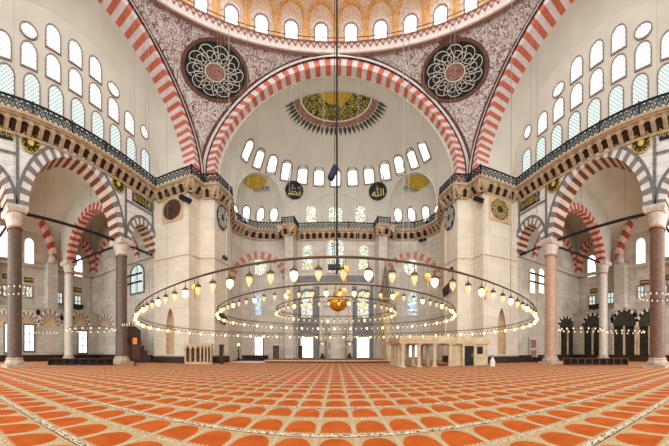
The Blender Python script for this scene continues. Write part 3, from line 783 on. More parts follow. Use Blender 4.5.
# ------------------------------------------------------------------ windows and marks on the walls (each fixed where the eye line meets the wall)
def wall_window(px, py, wpx, hpx, mat, frm='frame', oval=False, fw=.14, square=False, mull=None, D=None, depth=.08):
    p, n, dist = hit(px, py)
    pxm = dist*1.0/F*math.sqrt(1/(1+((YH-py)/F)**2))      # metres per pixel at the wall
    w_, h_ = wpx*pxm, hpx*pxm; r, u = axes(n)
    c = -n.dot(ray(px, py)); w_ /= max(.35, abs(n.dot(Vector((ray(px, py).x, ray(px, py).y, 0)).normalized()))) if abs(n.z) < .5 else 1
    def P(a, b, d): return p+r*a+u*b+n*d
    WIN[0] += 1
    if oval:
        i_ = [(w_/2*math.cos(2*PI*k/28), h_/2*math.sin(2*PI*k/28)) for k in range(29)]; o_ = [((w_/2+fw)*math.cos(2*PI*k/28), (h_/2+fw)*math.sin(2*PI*k/28)) for k in range(29)]
    elif square:
        i_ = [(-w_/2, -h_/2), (-w_/2, h_/2), (w_/2, h_/2), (w_/2, -h_/2), (-w_/2, -h_/2)]; o_ = [(-w_/2-fw, -h_/2-fw), (-w_/2-fw, h_/2+fw), (w_/2+fw, h_/2+fw), (w_/2+fw, -h_/2-fw), (-w_/2-fw, -h_/2-fw)]
    else:
        zt = h_/2-w_/2*1.15
        i_ = [(-w_/2, -h_/2)]+arc(0, zt, w_/2, w_/2*1.15, 12)+[(w_/2, -h_/2), (-w_/2, -h_/2)]
        o_ = [(-w_/2-fw, -h_/2-fw)]+arc(0, zt, w_/2+fw, w_/2*1.15+fw, 12)+[(w_/2+fw, -h_/2-fw), (-w_/2-fw, -h_/2-fw)]
    m = MB(); band(m, P, i_, o_, depth, 0, -depth)
    fr = struct(m.build('window_%d' % WIN[0], frm))
    m = MB(); m.add([P(a, b, .035) for a, b in i_[:-1]], [tuple(range(len(i_)-1))]); m.build('pane', mat, fr)
    if mull:
        m = MB(); nx, ny = mull
        for k in range(1, nx): m.frame_box(P(-w_/2+w_*k/nx, 0, .06), r, u, n, .07, h_*.98, .05)
        for k in range(1, ny): m.frame_box(P(0, -h_/2+h_*k/ny, .06), r, u, n, w_, .06, .05)
        m.build('glazing_bar', 'grey', fr, fix=False)
    return fr
SEMI = [(247.5, 150, 8, 17), (259, 158.5, 8, 16), (272, 165.5, 8.5, 16), (286.5, 170.5, 9, 16), (302.5, 174.3, 9, 15), (319, 176.3, 9, 15), (335.5, 177, 9, 15)]
for px, py, a, b in SEMI:
    wall_window(px, py, a, b, 'pane_white', fw=.16)
    if px < 335: wall_window(671.5-px, py, a, b, 'pane_white', fw=.16)
for px, py, a, b in ((234.5, 212, 5, 13), (246, 214, 6, 14), (260, 215, 7, 15), (274, 214, 7, 15)):
    wall_window(px, py, a, b, 'pane_white', fw=.14); wall_window(672-px, py, a, b, 'pane_white', fw=.14)
for px, py, a, b in ((311, 214, 10, 17), (335.5, 212, 13, 22), (360.5, 214, 10, 17)): wall_window(px, py, a, b, 'stained_pale', 'plaster', fw=.1)
# below the gallery
for px in (307.5, 363.5): wall_window(px, 257.5, 9.5, 24, 'stained', 'plaster', fw=.16)
wall_window(335.5, 255.5, 16, 33, 'stained', 'plaster', fw=.16, mull=(3, 1))
for px in (307, 363): wall_window(px, 304.5, 11, 26, 'stained_gold', 'tile', fw=.3)
for px in (256.5, 412.5): wall_window(px, 304, 9.5, 22, 'stained_blue', 'plaster', fw=.12)
for px in (307, 363): wall_window(px, 347.5, 12, 20, 'pane_white', 'tile', square=True, fw=.3, mull=(2, 2))
for px in (256.5, 414): wall_window(px, 347, 12, 20, 'pane_white', 'grey', square=True, fw=.14, mull=(2, 2))
for px in (259, 411.5): wall_window(px, 267.5, 15, 15, 'stained_pale', 'plaster', oval=True, fw=.16)
# aisle windows
for m_ in (0, 1):
    X_ = (lambda x: 670-x) if m_ else (lambda x: x)
    for px, py, a, b in ((5.5, 240, 11, 35), (29, 251, 9, 25), (78, 266, 8, 21)): wall_window(X_(px), py, a, b, 'pane_white', 'aislewall', fw=.2)
    if not m_: wall_window(137.5, 279, 12, 27, 'pane_green', 'grey', fw=.16, mull=(2, 1))
    else:
        for px in (532, 541): wall_window(px, 281, 5, 24, 'pane_white', 'niche', fw=.14)
    for px, py in ((6, 291), (29, 292), (59, 298), (77.5, 301.5)): wall_window(X_(px), py, 5.5, 10, 'pane_green', 'frame', square=True, fw=.12, mull=(2, 2))
for px, py, a, b in ((8, 338, 6, 28), (29, 338, 9, 25), (82.5, 342, 8, 21)): wall_window(px, py, a, b, 'pane_white', 'grey', square=True, fw=.16, mull=(2, 3))

# red and pale arches round the exedra windows of the far wall
for s in (-1, 1):
    m = MB(); nv = 25
    def ring(rx, ry, n): return [(259+rx*math.cos(PI-PI*i/n), 283-ry*math.sin(PI-PI*i/n)) for i in range(n+1)]
    inn, outr = ring(24.5, 24.5, nv*2), ring(31, 31, nv*2)
    def W(q, o): 
        p, n, _ = hit(q[0] if s < 0 else 671-q[0], q[1]); return p+n*o
    I, O = [W(q, .06) for q in inn], [W(q, .06) for q in outr]
    for i in range(nv*2): m.quad(I[i], I[i+1], O[i+1], O[i], (i//2) % 2)
    trim(m, ['v_dustpale', 'v_dusty'])
# relief arch over the three honeycomb windows
m = MB(); m.tube([hit(336.5+31*math.cos(PI-PI*i/30), 222-28.5*math.sin(PI-PI*i/30))[0] for i in range(31)], .06, 6); trim(m, 'plaster', smooth=True)
# tile fields of the mihrab wall
m = MB()
def slab(px0, py0, px1, py1, t=.03):
    a, n, _ = hit((px0+px1)/2, (py0+py1)/2); q = []
    for x, y in ((px0, py0), (px1, py0), (px1, py1), (px0, py1)):
        d = ray(x, y); k = (a+n*t-Vector((0, 0, EYE))).dot(n)/d.dot(n); q.append(Vector((0, 0, EYE))+d*k)
    return q
for (a, b, c, d) in ((297, 276, 374, 283), (298, 286, 300.5, 359), (314, 286, 319.5, 359), (300.5, 320, 314, 334), (352, 286, 357, 359), (370, 286, 373.5, 359), (357, 320, 370, 334)): m.quad(*slab(a, b, c, d))
trim(m, 'tile')
# mihrab: marble frame, niche with stepped hood
root = empty('mihrab_niche', (0, 28.3, 0)); tag(root, 'tall grey marble prayer niche in the middle of the far wall', 'prayer niche')
m = MB()
for e in (-1, 1): m.box((e*1.62, 0, 3.1), (.34, .36, 6.2)); m.bar((e*1.25, -.2, 0), (e*1.25, -.2, 4.0), .07, 8)
m.box((0, 0, 6.05), (3.6, .38, .4)); m.box((0, -.05, 6.35), (3.9, .5, .14)); m.build('frame', 'whitemarble', root)
m = MB()
for i in range(7):
    wv = 1.42*(1-i/7.5); z = 3.7+i*.27; m.box((0, .06, z), (wv*2, .18, .27))
m.box((0, .08, 5.0), (2.9, .12, 1.9)); m.build('hood', 'farwall', root)
m = MB(); m.lathe([(1.1, 0), (1.1, 3.6), (.8, 4.0), (0, 4.2)], (0, .12, 0), 16, 0, PI/2, 3*PI/2); m.box((0, .1, 1.9), (2.9, .06, 3.8)); m.build('niche', 'farwall', root)

# ------------------------------------------------------------------ roundels and inscription panels
def disc_frame(px, py, off=.06):
    p, n, dist = hit(px, py); r, u = axes(n); return p+n*off, n, r, u, dist
def onto(P, n, base):
    def Q(a, b, h=0):
        o = base+P(a, b, 0); q = _bvh[0].ray_cast(o+n*3.0, -n)
        return P(a, b, h) if q[0] is None else q[0]-base+n*(.05+h)
    return Q
def place(px, py, off=.06): 
    p, n, r, u, d = disc_frame(px, py, off)
    return p, (lambda a, b, h=0: r*a+u*b+n*h), d
def disc(mb, P, rr, t, m=0, n=40, r0=0, sx=1):
    if r0 == 0 and rr > .9:
        for j in range(6): disc(mb, P, rr*(j+1)/6, t, m, n, r0=rr*max(j, .001)/6, sx=sx)
        return
    if r0 == 0:
        top = [P(rr*sx*math.cos(2*PI*i/n), rr*math.sin(2*PI*i/n), t) for i in range(n)]; bot = [P(rr*sx*math.cos(2*PI*i/n), rr*math.sin(2*PI*i/n), 0) for i in range(n)]
        mb.add(top+bot, [tuple(range(n))]+[(i, (i+1) % n, n+(i+1) % n, n+i) for i in range(n)], m)
    else:
        for i in range(n):
            c0, s0, c1, s1 = math.cos(2*PI*i/n), math.sin(2*PI*i/n), math.cos(2*PI*(i+1)/n), math.sin(2*PI*(i+1)/n)
            mb.quad(P(r0*sx*c0, r0*s0, t), P(rr*sx*c0, rr*s0, t), P(rr*sx*c1, rr*s1, t), P(r0*sx*c1, r0*s1, t), m)
            mb.quad(P(rr*sx*c0, rr*s0, t), P(rr*sx*c0, rr*s0, 0), P(rr*sx*c1, rr*s1, 0), P(rr*sx*c1, rr*s1, t), m)
def rosette(root, P, R, n, t, mat, wd, name='lettering'):
    """turning band of strokes round a centre, one motif per turn"""
    m = MB()
    def cv(pts):
        for _ in range(2):
            q = [pts[0]]
            for a_, b_ in zip(pts[:-1], pts[1:]): q += [(a_[0]*.75+b_[0]*.25, a_[1]*.75+b_[1]*.25), (a_[0]*.25+b_[0]*.75, a_[1]*.25+b_[1]*.75)]
            pts = q+[pts[-1]]
        return pts
    for k in range(n):
        a = 2*PI*k/n
        def Q(x, y, h, a=a): return P(x*math.cos(a)-y*math.sin(a), x*math.sin(a)+y*math.cos(a), t+h)
        for pts, f in (([(0, .34), (.05, .6), (-.05, .92)], 1), ([(.05, .42), (.3, .4), (.34, .66), (.12, .78), (.02, .6), (.16, .5)], .85), ([(-.14, .86), (.02, .98), (.26, .92), (.36, .72), (.3, .6)], 1), ([(-.1, .4), (-.2, .54), (-.1, .72), (.02, .74)], .8)):
            m.ribbon(Q, cv([(x*R, y*R) for x, y in pts]), wd*R*f, .02)
    return m.build(name, mat, root, fix=False)
def loc_thing(name, p, label, cat, group=None): r = empty(name, p); return tag(r, label, cat, group)
# pendentive roundels
for s in (-1, 1):
    px = 214.5 if s < 0 else 455.5
    p, n, dist = hit(px, 75); axis = Vector((0, DC, 20))-Vector((p.x, p.y, 20)); n = Vector((axis.x, axis.y, -axis.length*.08)).normalized()
    r, u = axes(n)
    P = onto(lambda a, b, h=0, r=r, u=u, n=n: r*a+u*(b*.44)+n*h, n, p)
    root = loc_thing('calligraphy_roundel', p, 'great black roundel of white lettering between the dome and the %s arch' % SIDE[s], 'roundel')
    R = 3.0
    m = MB(); disc(m, P, R, .08, 0); m.build('border', 'brownborder', root)
    m = MB(); disc(m, P, R*.89, .12, 0); m.build('ground', 'disc_black', root)
    rosette(root, P, R*.85, 10, .12, 'calli', .022)
    m = MB(); disc(m, P, R*.29, .16, 0); m.build('centre', 'medal_rose', root); m = MB(); disc(m, P, R*.31, .17, 0, r0=R*.28); m.build('ring', 'calli', root)
# square framed roundels on the piers and green ovals on their inner faces
for s in (-1, 1):
    px = 172.5 if s < 0 else 499.5
    p, P, d = place(px, 210, .02); R = .78
    root = loc_thing('pier_roundel', p, 'dark round inscription in a square frame on the %s pier' % SIDE[s], 'roundel')
    m = MB(); m.add([P(a*.95, b*.95, h) for h in (0, .05) for a, b in ((-1, -1), (1, -1), (1, 1), (-1, 1))], [(4, 5, 6, 7), (0, 1, 5, 4), (1, 2, 6, 5), (2, 3, 7, 6), (3, 0, 4, 7)]); m.build('square_frame', 'niche', root)
    m = MB(); disc(m, P, R, .09); m.build('ground', 'disc_brown', root)
    rosette(root, P, R, 8, .09, 'calligold' if s > 0 else 'brownborder', .07)
    m = MB(); disc(m, P, R*1.02, .1, 0, r0=R*.93); m.build('rim', 'brownborder', root)
    px = 221.5 if s < 0 else 450
    p, P, d = place(px, 218, .03)
    root = loc_thing('green_oval_panel', p, 'green oval inscription on the inner face of the %s pier' % SIDE[s], 'roundel')
    m = MB(); disc(m, P, 1.0, .06, sx=.8); m.build('rim', 'disc_black', root)
    m = MB(); disc(m, P, .9, .08, sx=.8); m.build('ground', 'disc_green', root)
    rosette(root, lambda a, b, h=0, P=P: P(a*.8, b, h), .88, 7, .08, 'calli', .08)
# black name roundels beside the tall windows of the semi-dome, written in gilt script
def script(ch, root, P, R, t, mat, wide=1.35):
    c = bpy.data.curves.new('script', 'FONT'); c.body = ch; o = bpy.data.objects.new('script', c); COL.objects.link(o)
    dg = bpy.context.evaluated_depsgraph_get(); me = bpy.data.meshes.new_from_object(o.evaluated_get(dg)); bpy.data.objects.remove(o)
    vs = [v.co.copy() for v in me.vertices]; fs = [tuple(q.vertices) for q in me.polygons]
    if not vs: return None
    x0, x1 = min(v.x for v in vs), max(v.x for v in vs); y0, y1 = min(v.y for v in vs), max(v.y for v in vs); k = R*wide/(x1-x0); ky = R*1.15/(y1-y0)
    m = MB(); m.add([P((v.x-(x0+x1)/2)*k, (v.y-(y0+y1)/2)*ky, t) for v in vs], fs)
    return m.build('lettering', mat, root, fix=False)
for px, py, ch, lb in ((294, 191, '\ufdf4', 'black roundel with gilt script left of the centre windows of the semi-dome'), (378, 192, '\ufdf2', 'black roundel with gilt script right of the centre windows of the semi-dome')):
    p, n, dist = hit(px, py); n = Vector((n.x, n.y, -.03)).normalized(); r, u = axes(n)
    P = onto(lambda a, b, h=0, r=r, u=u, n=n: r*a+u*(b*.82)+n*h, n, p)
    root = loc_thing('name_roundel', p, lb, 'roundel'); R = 1.08
    m = MB(); disc(m, P, R, .06); m.build('ground', 'disc_black', root); m = MB(); disc(m, P, R, .08, 0, r0=R*.94); m.build('rim', 'disc_brown', root)
    script(ch, root, P, R, .09, 'calligold')
# gold roundels and oblong gold panels in the marble of the arcades
def X2(s, x): return x if s < 0 else 672-x
for s in (-1, 1):
    for px, py, R, lb in ((30.5, 143, .62, 'openwork gold roundel above the nearest column of the %s arcade'), (118, 184, .6, 'gold roundel above the far column of the %s arcade')):
        p, P, d = place(X2(s, px), py, .01)
        root = loc_thing('gold_roundel', p, lb % SIDE[s], 'roundel')
        m = MB(); disc(m, P, R, .05); m.build('ground', 'goldpaint', root); m = MB(); disc(m, P, R, .07, 0, r0=R*.9); m.build('rim', 'goldpaint', root)
        rosette(root, P, R*.95, 9, .05, 'disc_black', .075)
    for px, py, hw_, hh, lb in ((142, 202, 1.1, .36, 'black oblong panel of gold script beside the %s pier'), (2, 132, .62, .36, 'black oblong panel of gold script at the %s edge of the picture')):
        p, P, d = place(X2(s, px), py, .01)
        root = loc_thing('inscription_panel', p, lb % SIDE[s], 'inscription')
        m = MB(); m.add([P(a*hw_, b*hh, h) for h in (0, .05) for a, b in ((-1, -1), (1, -1), (1, 1), (-1, 1))], [(4, 5, 6, 7), (0, 1, 5, 4), (1, 2, 6, 5), (2, 3, 7, 6), (3, 0, 4, 7)]); m.build('ground', 'disc_black', root)
        m = MB(); Q = lambda a, b, h: P(a, b, .05+h)
        k = int(hw_/.075)
        for i in range(k):
            x = -hw_*.88+2*hw_*.88*i/max(1, k-1); h_ = random.uniform(.3, .75)*hh
            m.ribbon(Q, [(x, -hh*.5), (x+.02, h_)], .035, .015)
            if i % 2: m.ribbon(Q, [(x-.05, -hh*.3), (x+.05, -hh*.62), (x+.14, -hh*.45), (x+.16, -hh*.1)], .04, .015)
            if i % 3 == 0: m.ribbon(Q, [(x-.06, hh*.72), (x+.08, hh*.6)], .04, .015)
        m.build('lettering', 'goldpaint', root, fix=False)
# half medallion in the crown of the semi-dome, with its fringe of leaves
def onsemi(a, rr):      # a: azimuth seen from the arch crown, rr: radius
    x, y = rr*.96*math.sin(a), SY+1.3+rr*.69*math.cos(a)
    z = SZ+RZ*math.sqrt(max(0, 1-(x/RX)**2-((y-SY)/RY)**2)); return Vector((x, y, z-.05))
root = empty('crown_medallion', (0, 0, 0)); tag(root, 'green and gold half medallion painted in the crown of the semi-dome', 'medallion')
def sector(name, r0, r1, mat, off=0):
    m = MB(); N = 40
    for i in range(N):
        a0, a1 = -PI/2+PI*i/N, -PI/2+PI*(i+1)/N
        K = 5
        for j in range(K):
            q0, q1 = r0+(r1-r0)*j/K, r0+(r1-r0)*(j+1)/K
            m.quad(*[onsemi(a, q)-Vector((0, 0, off)) for a, q in ((a0, q0), (a1, q0), (a1, q1), (a0, q1))])
    m.build(name, mat, root, smooth=True)
sector('gold_centre', 0, 1.5, 'medal_gold', .02); sector('scroll_field', 1.5, 3.35, 'medal_green', .02); sector('pale_line', 3.35, 3.48, 'calli', .03); sector('rose_border', 3.48, 4.05, 'medal_rose', .02)
m = MB(); NL = 29
for i in range(NL):
    a = -PI/2+PI*(i+.5)/NL; da = PI/NL*.42
    m.add([onsemi(a, 4.05), onsemi(a+da, 4.3), onsemi(a+da*.8, 4.6), onsemi(a, 5.1), onsemi(a-da*.8, 4.6), onsemi(a-da, 4.3)], [(0, 1, 2, 3, 4, 5)])
m.build('leaf_fringe', 'medal_leaf', root)
# half shells in the two exedrae
for s in (-1, 1):
    root = empty('shell_medallion', (0, 0, 0)); tag(root, 'small gold half medallion in the crown of the %s exedra' % SIDE[s], 'medallion')
    cx, cy = (255, 181) if s < 0 else (417.5, 181)
    def H(a, k, o=.06): p, n, _ = hit(cx+s*-1*0+a, cy+k); return p+n*o
    m = MB(); N = 20; top = [H(-12+24*i/N, -6*math.sin(PI*i/N)**.6) for i in range(N+1)]; bot = [H(-12+24*i/N, 8*math.sin(PI*i/N)**.6) for i in range(N+1)]
    for i in range(N): m.quad(top[i], top[i+1], bot[i+1], bot[i])
    m.build('gold_field', 'medal_gold', root, smooth=True)
    m = MB()
    for i in range(7):
        x = (-2+i*2.4)*(1 if s < 0 else -1); y = 8.5-abs(i-1)*.3
        m.quad(H(x-.8, y-2, .05), H(x+.8, y-2.2, .05), H(x+2*(1 if s < 0 else -1)+.4, y+3, .05), H(x+2*(1 if s < 0 else -1)-.3, y+3, .05))
    m.build('leaf_fringe', 'medal_leaf', root)

# ------------------------------------------------------------------ loudspeakers
def speaker(px, py, label, L=.62, hgt=.26, tilt=.45, off=.3):
    p, n, dist = hit(px, py); r, u = axes(n); p = p+n*off
    root = loc_thing('loudspeaker', p, label, 'loudspeaker')
    rr = (r*math.cos(tilt)-u*math.sin(tilt)); uu = (u*math.cos(tilt)+r*math.sin(tilt))
    m = MB(); m.frame_box((0, 0, 0), rr, uu, n, L, hgt, .22); b = m.build('case', 'blackcloth', root)
    md = b.modifiers.new('bevel', 'BEVEL'); md.width = .03; md.segments = 2
    m = MB(); m.frame_box(n*.115, rr, uu, n, L*.9, hgt*.8, .02); m.build('grille', 'iron', root)
    m = MB(); m.bar(n*-.1, n*-off, .03); m.build('bracket', 'iron', root)
speaker(187, 201, 'black loudspeaker tilted beside the left pier roundel', 1.15, .34, .6)
speaker(481.5, 201, 'black loudspeaker tilted beside the right pier roundel', 1.1, .34, .55)
speaker(222, 258.5, 'small black loudspeaker low on the left pier inner face', .55, .22, .25)
speaker(424, 241, 'black loudspeaker hung on the far wall right of the red arch', .9, .22, 0)
speaker(454, 270, 'small black loudspeaker low on the right pier inner face', .55, .2, -.2)

# ------------------------------------------------------------------ lamps and chandeliers
def lamp_proto(kind):
    c = MB()
    c.lathe([(.0, -.118), (.009, -.115), (.011, -.102), (.02, -.09), (.033, -.06), (.037, -.04), (.031, -.02), (.03, -.012), (.04, .0)], n=12)
    o = c.build('glass_oil_lamp' if kind == 'cup' else 'lit_glass_lamp', 'cup', smooth=True)
    h = MB(); h.lathe([(.041, -.006), (.044, .008), (.036, .02), (.012, .032), (.0, .034)], n=10); h.bar((0, 0, .03), (0, 0, .119), .004, 4)
    for a in (0, 2.1, 4.2): h.bar((.042*math.cos(a), .042*math.sin(a), 0), (0, 0, .06), .003, 4)
    h.build('hanger', 'ringiron', o, fix=False)
    if kind != 'cup':
        b = MB(); b.lathe([(0, -.1), (.02, -.096), (.038, -.07), (.043, -.045), (.038, -.015), (.02, -.004), (0, -.002)], n=10); b.build('bulb', 'bulb', o, smooth=True)
    return o
cup, lit = lamp_proto('cup'), lamp_proto('lit')
CHD = 9.0
used = {'cup': False, 'lit': False}
def chandelier(r, z, nl, nw, label, cuplab, litlab, gname, litevery, scale=1.0, tubr=.012):
    root = empty('ring_chandelier', (0, CHD, z)); tag(root, label, 'chandelier')
    m = MB(); m.tube([(r*math.cos(2*PI*i/128), r*math.sin(2*PI*i/128), 0) for i in range(128)], tubr, 6, closed=True)
    m.tube([((r-.05)*math.cos(2*PI*i/128), (r-.05)*math.sin(2*PI*i/128), .03) for i in range(128)], tubr*.6, 4, closed=True)
    m.build('ring', 'ringiron', root, fix=False)
    for i in range(nw):
        a = 2*PI*(i+.37)/nw; m = MB(); m.bar((r*math.cos(a), r*math.sin(a), 0), ((r*1.0+.15)*math.cos(a), (r+.15)*math.sin(a), (40.3-.155*r-.026*r*r)-z), .005, 4); m.build('suspension_wire', 'wire', root, fix=False)
    for i in range(nl):
        a = -PI/2+2*PI*(i+.3)/nl; k = 'lit' if i % litevery == 1 else 'cup'
        loc = (r*math.cos(a), CHD+r*math.sin(a), z-.13*scale)
        proto = cup if k == 'cup' else lit
        if not used[k]: used[k] = True; o = proto; o.location = loc
        else: o = copy_tree(proto, loc)
        o.scale = (scale,)*3
        tag(o, cuplab if k == 'cup' else litlab, 'lamp', gname+(' unlit' if k == 'cup' else ' lit'))
    return root
chandelier(6.28, 1.93, 150, 20, 'widest and lowest of the three great ring chandeliers', 'clear glass oil lamp hanging from the widest chandelier ring', 'brightly glowing lamp hanging from the widest chandelier ring', 'lamps of the widest ring', 3)
chandelier(3.98, 2.24, 92, 14, 'middle of the three great ring chandeliers', 'clear glass oil lamp hanging from the middle chandelier ring', 'brightly glowing lamp hanging from the middle chandelier ring', 'lamps of the middle ring', 3)
chandelier(2.05, 2.40, 48, 8, 'smallest of the three great ring chandeliers round the gold bowl', 'clear glass oil lamp hanging from the smallest chandelier ring', 'brightly glowing lamp hanging from the smallest chandelier ring', 'lamps of the smallest ring', 6)
# gilded bowl in the middle
root = empty('gilded_hanging_bowl', (0.07, CHD, 2.65)); tag(root, 'ribbed gold bowl hanging at the centre of the ring chandeliers', 'hanging bowl')
m = MB(); m.lathe([(.0, -.32), (.06, -.31), (.2, -.25), (.31, -.12), (.35, .02), (.33, .06), (.31, .02)], n=24); m.build('bowl', 'gold', root, smooth=True)
m = MB()
for i in range(12):
    a = 2*PI*i/12; m.tube([(q*1.02*math.cos(a), q*1.02*math.sin(a), h) for q, h in ((.35, .02), (.31, -.12), (.2, -.25), (.06, -.32))], .012, 5)
m.build('rib', 'brass', root, fix=False)
m = MB(); m.lathe([(.36, .01), (.38, .04), (.36, .07), (.33, .04), (.36, .01)], n=24); m.build('rim', 'gold', root, smooth=True)
m = MB(); m.lathe([(0, -.5), (.03, -.47), (.02, -.41), (.05, -.37), (.02, -.32)], n=10); m.build('finial', 'gold', root, smooth=True)
m = MB(); m.lathe([(.0, .06), (.1, .1), (.14, .2), (.1, .3), (.04, .34), (.07, .4), (.02, .46)], n=16); m.build('crown_knob', 'gold', root, smooth=True)
m = MB()
for i in range(3): a = 2*PI*i/3; m.bar((.35*math.cos(a), .35*math.sin(a), .05), (0, 0, .9), .012, 5)
m.build('chain', 'brass', root, fix=False)
# central cable with its covered winch
root = empty('hoist_cable', (0, CHD, 3.4)); tag(root, 'dark cable hanging from the dome down to the gold bowl', 'cable')
m = MB(); m.bar((0.03, 0, .2), (0.03, 0, 37.05), .034, 6); m.bar((-.05, 0.05, .2), (-.05, .05, 37.05), .014, 4); m.build('rope', 'iron', root, fix=False)
m = MB(); R_ = Matrix.Rotation(.45, 3, 'Y'); m.box((-.1, 0, 3.72), (.2, .2, .5), 0, R_); o = m.build('hoist_cover', 'bluecloth', root)
md = o.modifiers.new('bevel', 'BEVEL'); md.width = .04; md.segments = 2
# gold globes on the rings
g = None
GL = ((345.5, 6.28, 1.93, 'pale gold globe hanging at the very middle of the widest ring'), (427.5, 6.28, 1.93, 'pale gold globe on the widest ring before the right round window'), (344, 3.98, 2.24, 'pale gold globe on the middle ring beside the gold bowl'),
      (194.5, 6.28, 1.93, 'pale gold globe on the widest ring before the left pier'), (288.5, 3.98, 2.24, 'pale gold globe on the middle ring left of the gold bowl'), (396.5, 3.98, 2.24, 'pale gold globe on the middle ring by the pointed spire'), (485.5, 6.28, 1.93, 'pale gold globe on the widest ring before the right pier'))
for px, rr, zz, lb in GL:
    t = (px-XC)/F; D = CHD*math.cos(t)-math.sqrt(rr*rr-(CHD*math.sin(t))**2); loc = (D*math.sin(t), D*math.cos(t), zz-.13)
    if g is None:
        g = empty('globe_pendant', loc)
        m = MB(); m.lathe([(0, -.055), (.035, -.042), (.052, -.01), (.055, .015), (.04, .045), (0, .06)], n=14); m.build('globe', 'paleglobe', g, smooth=True)
        m = MB(); m.bar((0, 0, -.05), (0, 0, -.13), .008, 5); m.lathe([(0, -.19), (.012, -.18), (.02, -.13), (.004, -.12)], n=8); m.build('tassel', 'brass', g, fix=False)
        m = MB(); m.bar((0, 0, .05), (0, 0, .17), .004, 4); m.build('cord', 'ringiron', g, fix=False); o = g
    else: o = copy_tree(g, loc)
    sc = .8 if rr > 5 else 1.15; o.scale = (sc,)*3
    tag(o, lb, 'globe pendant')
# small ring chandeliers in the aisles
def small_chandelier(px, py, D, r, nl, label, proto=[None], ztop=9):
    t = (px-XC)/F; loc = (D*math.sin(t), D*math.cos(t), EYE+(YH-py)/F*D)
    if proto[0] is None:
        root = empty('small_ring_chandelier', loc); proto[0] = root
        m = MB(); m.tube([(math.cos(2*PI*i/40), math.sin(2*PI*i/40), 0) for i in range(40)], .013, 5, closed=True); m.build('ring', 'iron', root, fix=False)
        m = MB()
        for i in range(4): a = PI/4+PI/2*i; m.bar((math.cos(a), math.sin(a), 0), (0, 0, 1.0), .005, 4)
        m.build('chain', 'iron', root, fix=False)
        l0 = None
        for i in range(nl):
            a = 2*PI*i/nl; q = (math.cos(a), math.sin(a), -.02)
            if l0 is None:
                m = MB(); m.lathe([(0, -.12), (.016, -.11), (.036, -.07), (.04, -.03), (.032, .0)], n=8); l0 = m.build('glass_cup', 'glow', root, smooth=True); l0.location = q
            else:
                c = l0.copy(); COL.objects.link(c); c.parent = root; c.location = q
    else:
        root = copy_tree(proto[0], loc)
        for ch in list(root.children):
            if ch.name.startswith('suspension_wire'): bpy.data.objects.remove(ch)
    sz = max(.8, min(1.25, r*.8)); root.scale = (r, r, sz); tag(root, label, 'chandelier')
    h = _bvh[0].ray_cast(Vector(loc)+Vector((0, 0, .3)), Vector((0, 0, 1))); top = (h[0].z if h[0] else loc[2]+6)-loc[2]
    m = MB(); m.bar((0, 0, 1.0), (0, 0, top/sz), .006, 4); m.build('suspension_wire', 'iron', root, fix=False)
small_chandelier(91, 329, 18.5, 1.75, 20, 'small ring chandelier of glass cups hung before the white marble column on the left')
small_chandelier(45, 332, 20, .95, 20, 'small ring chandelier low between the two left granite columns')
small_chandelier(14, 289, 11.5, .75, 20, 'small ring chandelier round the nearest left column')
small_chandelier(131, 324, 17.3, .6, 20, 'small ring chandelier above the dark wooden pulpit')
small_chandelier(581, 329, 18.5, 1.6, 20, 'small ring chandelier beside the pale pink column on the right')
small_chandelier(625, 331, 20, 1.5, 20, 'small ring chandelier before the open arches of the right aisle')
small_chandelier(657, 296, 11.5, .8, 20, 'small ring chandelier round the nearest right column')
small_chandelier(257, 336, 23, 1.1, 20, 'small ring chandelier before the left ground window of the far wall')
small_chandelier(307, 336, 26, .9, 20, 'small ring chandelier before the window left of the prayer niche')
small_chandelier(363, 336, 26, .9, 20, 'small ring chandelier before the window right of the prayer niche')

# ------------------------------------------------------------------ furniture and fittings
def at(px, py, D):
    t = (px-XC)/F; return Vector((D*math.sin(t), D*math.cos(t), EYE+(YH-py)/F*D))
# low step before the mihrab wall
root = empty('carpeted_step', (0, 21.2, 0)); tag(root, 'long low brown carpeted step before the far wall', 'platform')
m = MB(); m.box((-.75, 1.6, .1), (10.0, 4.2, .2)); m.build('platform', 'wood2', root)
m = MB(); m.box((-.75, 1.6, .21), (9.9, 4.1, .03)); m.build('carpet_top', 'rosecarpet', root)
m = MB(); m.box((-.75, -.55, .17), (10.1, .12, .1)); m.build('edge_board', 'niche', root)
o = MB(); o.box((0, 0, .012), (2.8, 3.2, .02)); o = tag(o.build('pale_rug', 'palefloor'), 'pale pinkish rug lying left of the carpeted step', 'rug'); o.location = (-7.35, 21.6, 0)
# candlesticks
proto = None
for x, lb in ((-1.42, 'tall brass candlestick left of the prayer niche'), (1.42, 'tall brass candlestick right of the prayer niche')):
    if proto is None:
        proto = root = empty('candlestick', (x, 27.3, 0))
        m = MB(); m.lathe([(.42, 0), (.42, .08), (.3, .2), (.16, .48), (.2, .54), (.2, .6)], n=16); m.build('base', 'wood', root, smooth=True)
        m = MB(); m.lathe([(.12, .6), (.16, .7), (.13, .78)], n=12); m.build('socket', 'brass', root, smooth=True)
        m = MB(); m.lathe([(.13, .75), (.125, 1.55), (0, 1.6)], n=12); m.build('candle', 'stone', root, smooth=True)
        m = MB(); m.lathe([(0, 1.58), (.05, 1.66), (.03, 1.74), (0, 1.82)], n=10); m.build('bulb', 'bulb', root)
        m = MB(); m.box((0, 0, 1.95), (.7, .2, .05)); m.bar((-.3, 0, 1.95), (-.3, .1, 1.6), .02); m.bar((.3, 0, 1.95), (.3, .1, 1.6), .02); m.bar((-.3, .1, 1.6), (0, .0, 1.5), .02); m.bar((.3, .1, 1.6), (0, 0, 1.5), .02); m.build('canopy', 'wood', root, fix=False)
    else: root = copy_tree(proto, (x, 27.3, 0))
    tag(root, lb, 'candlestick')
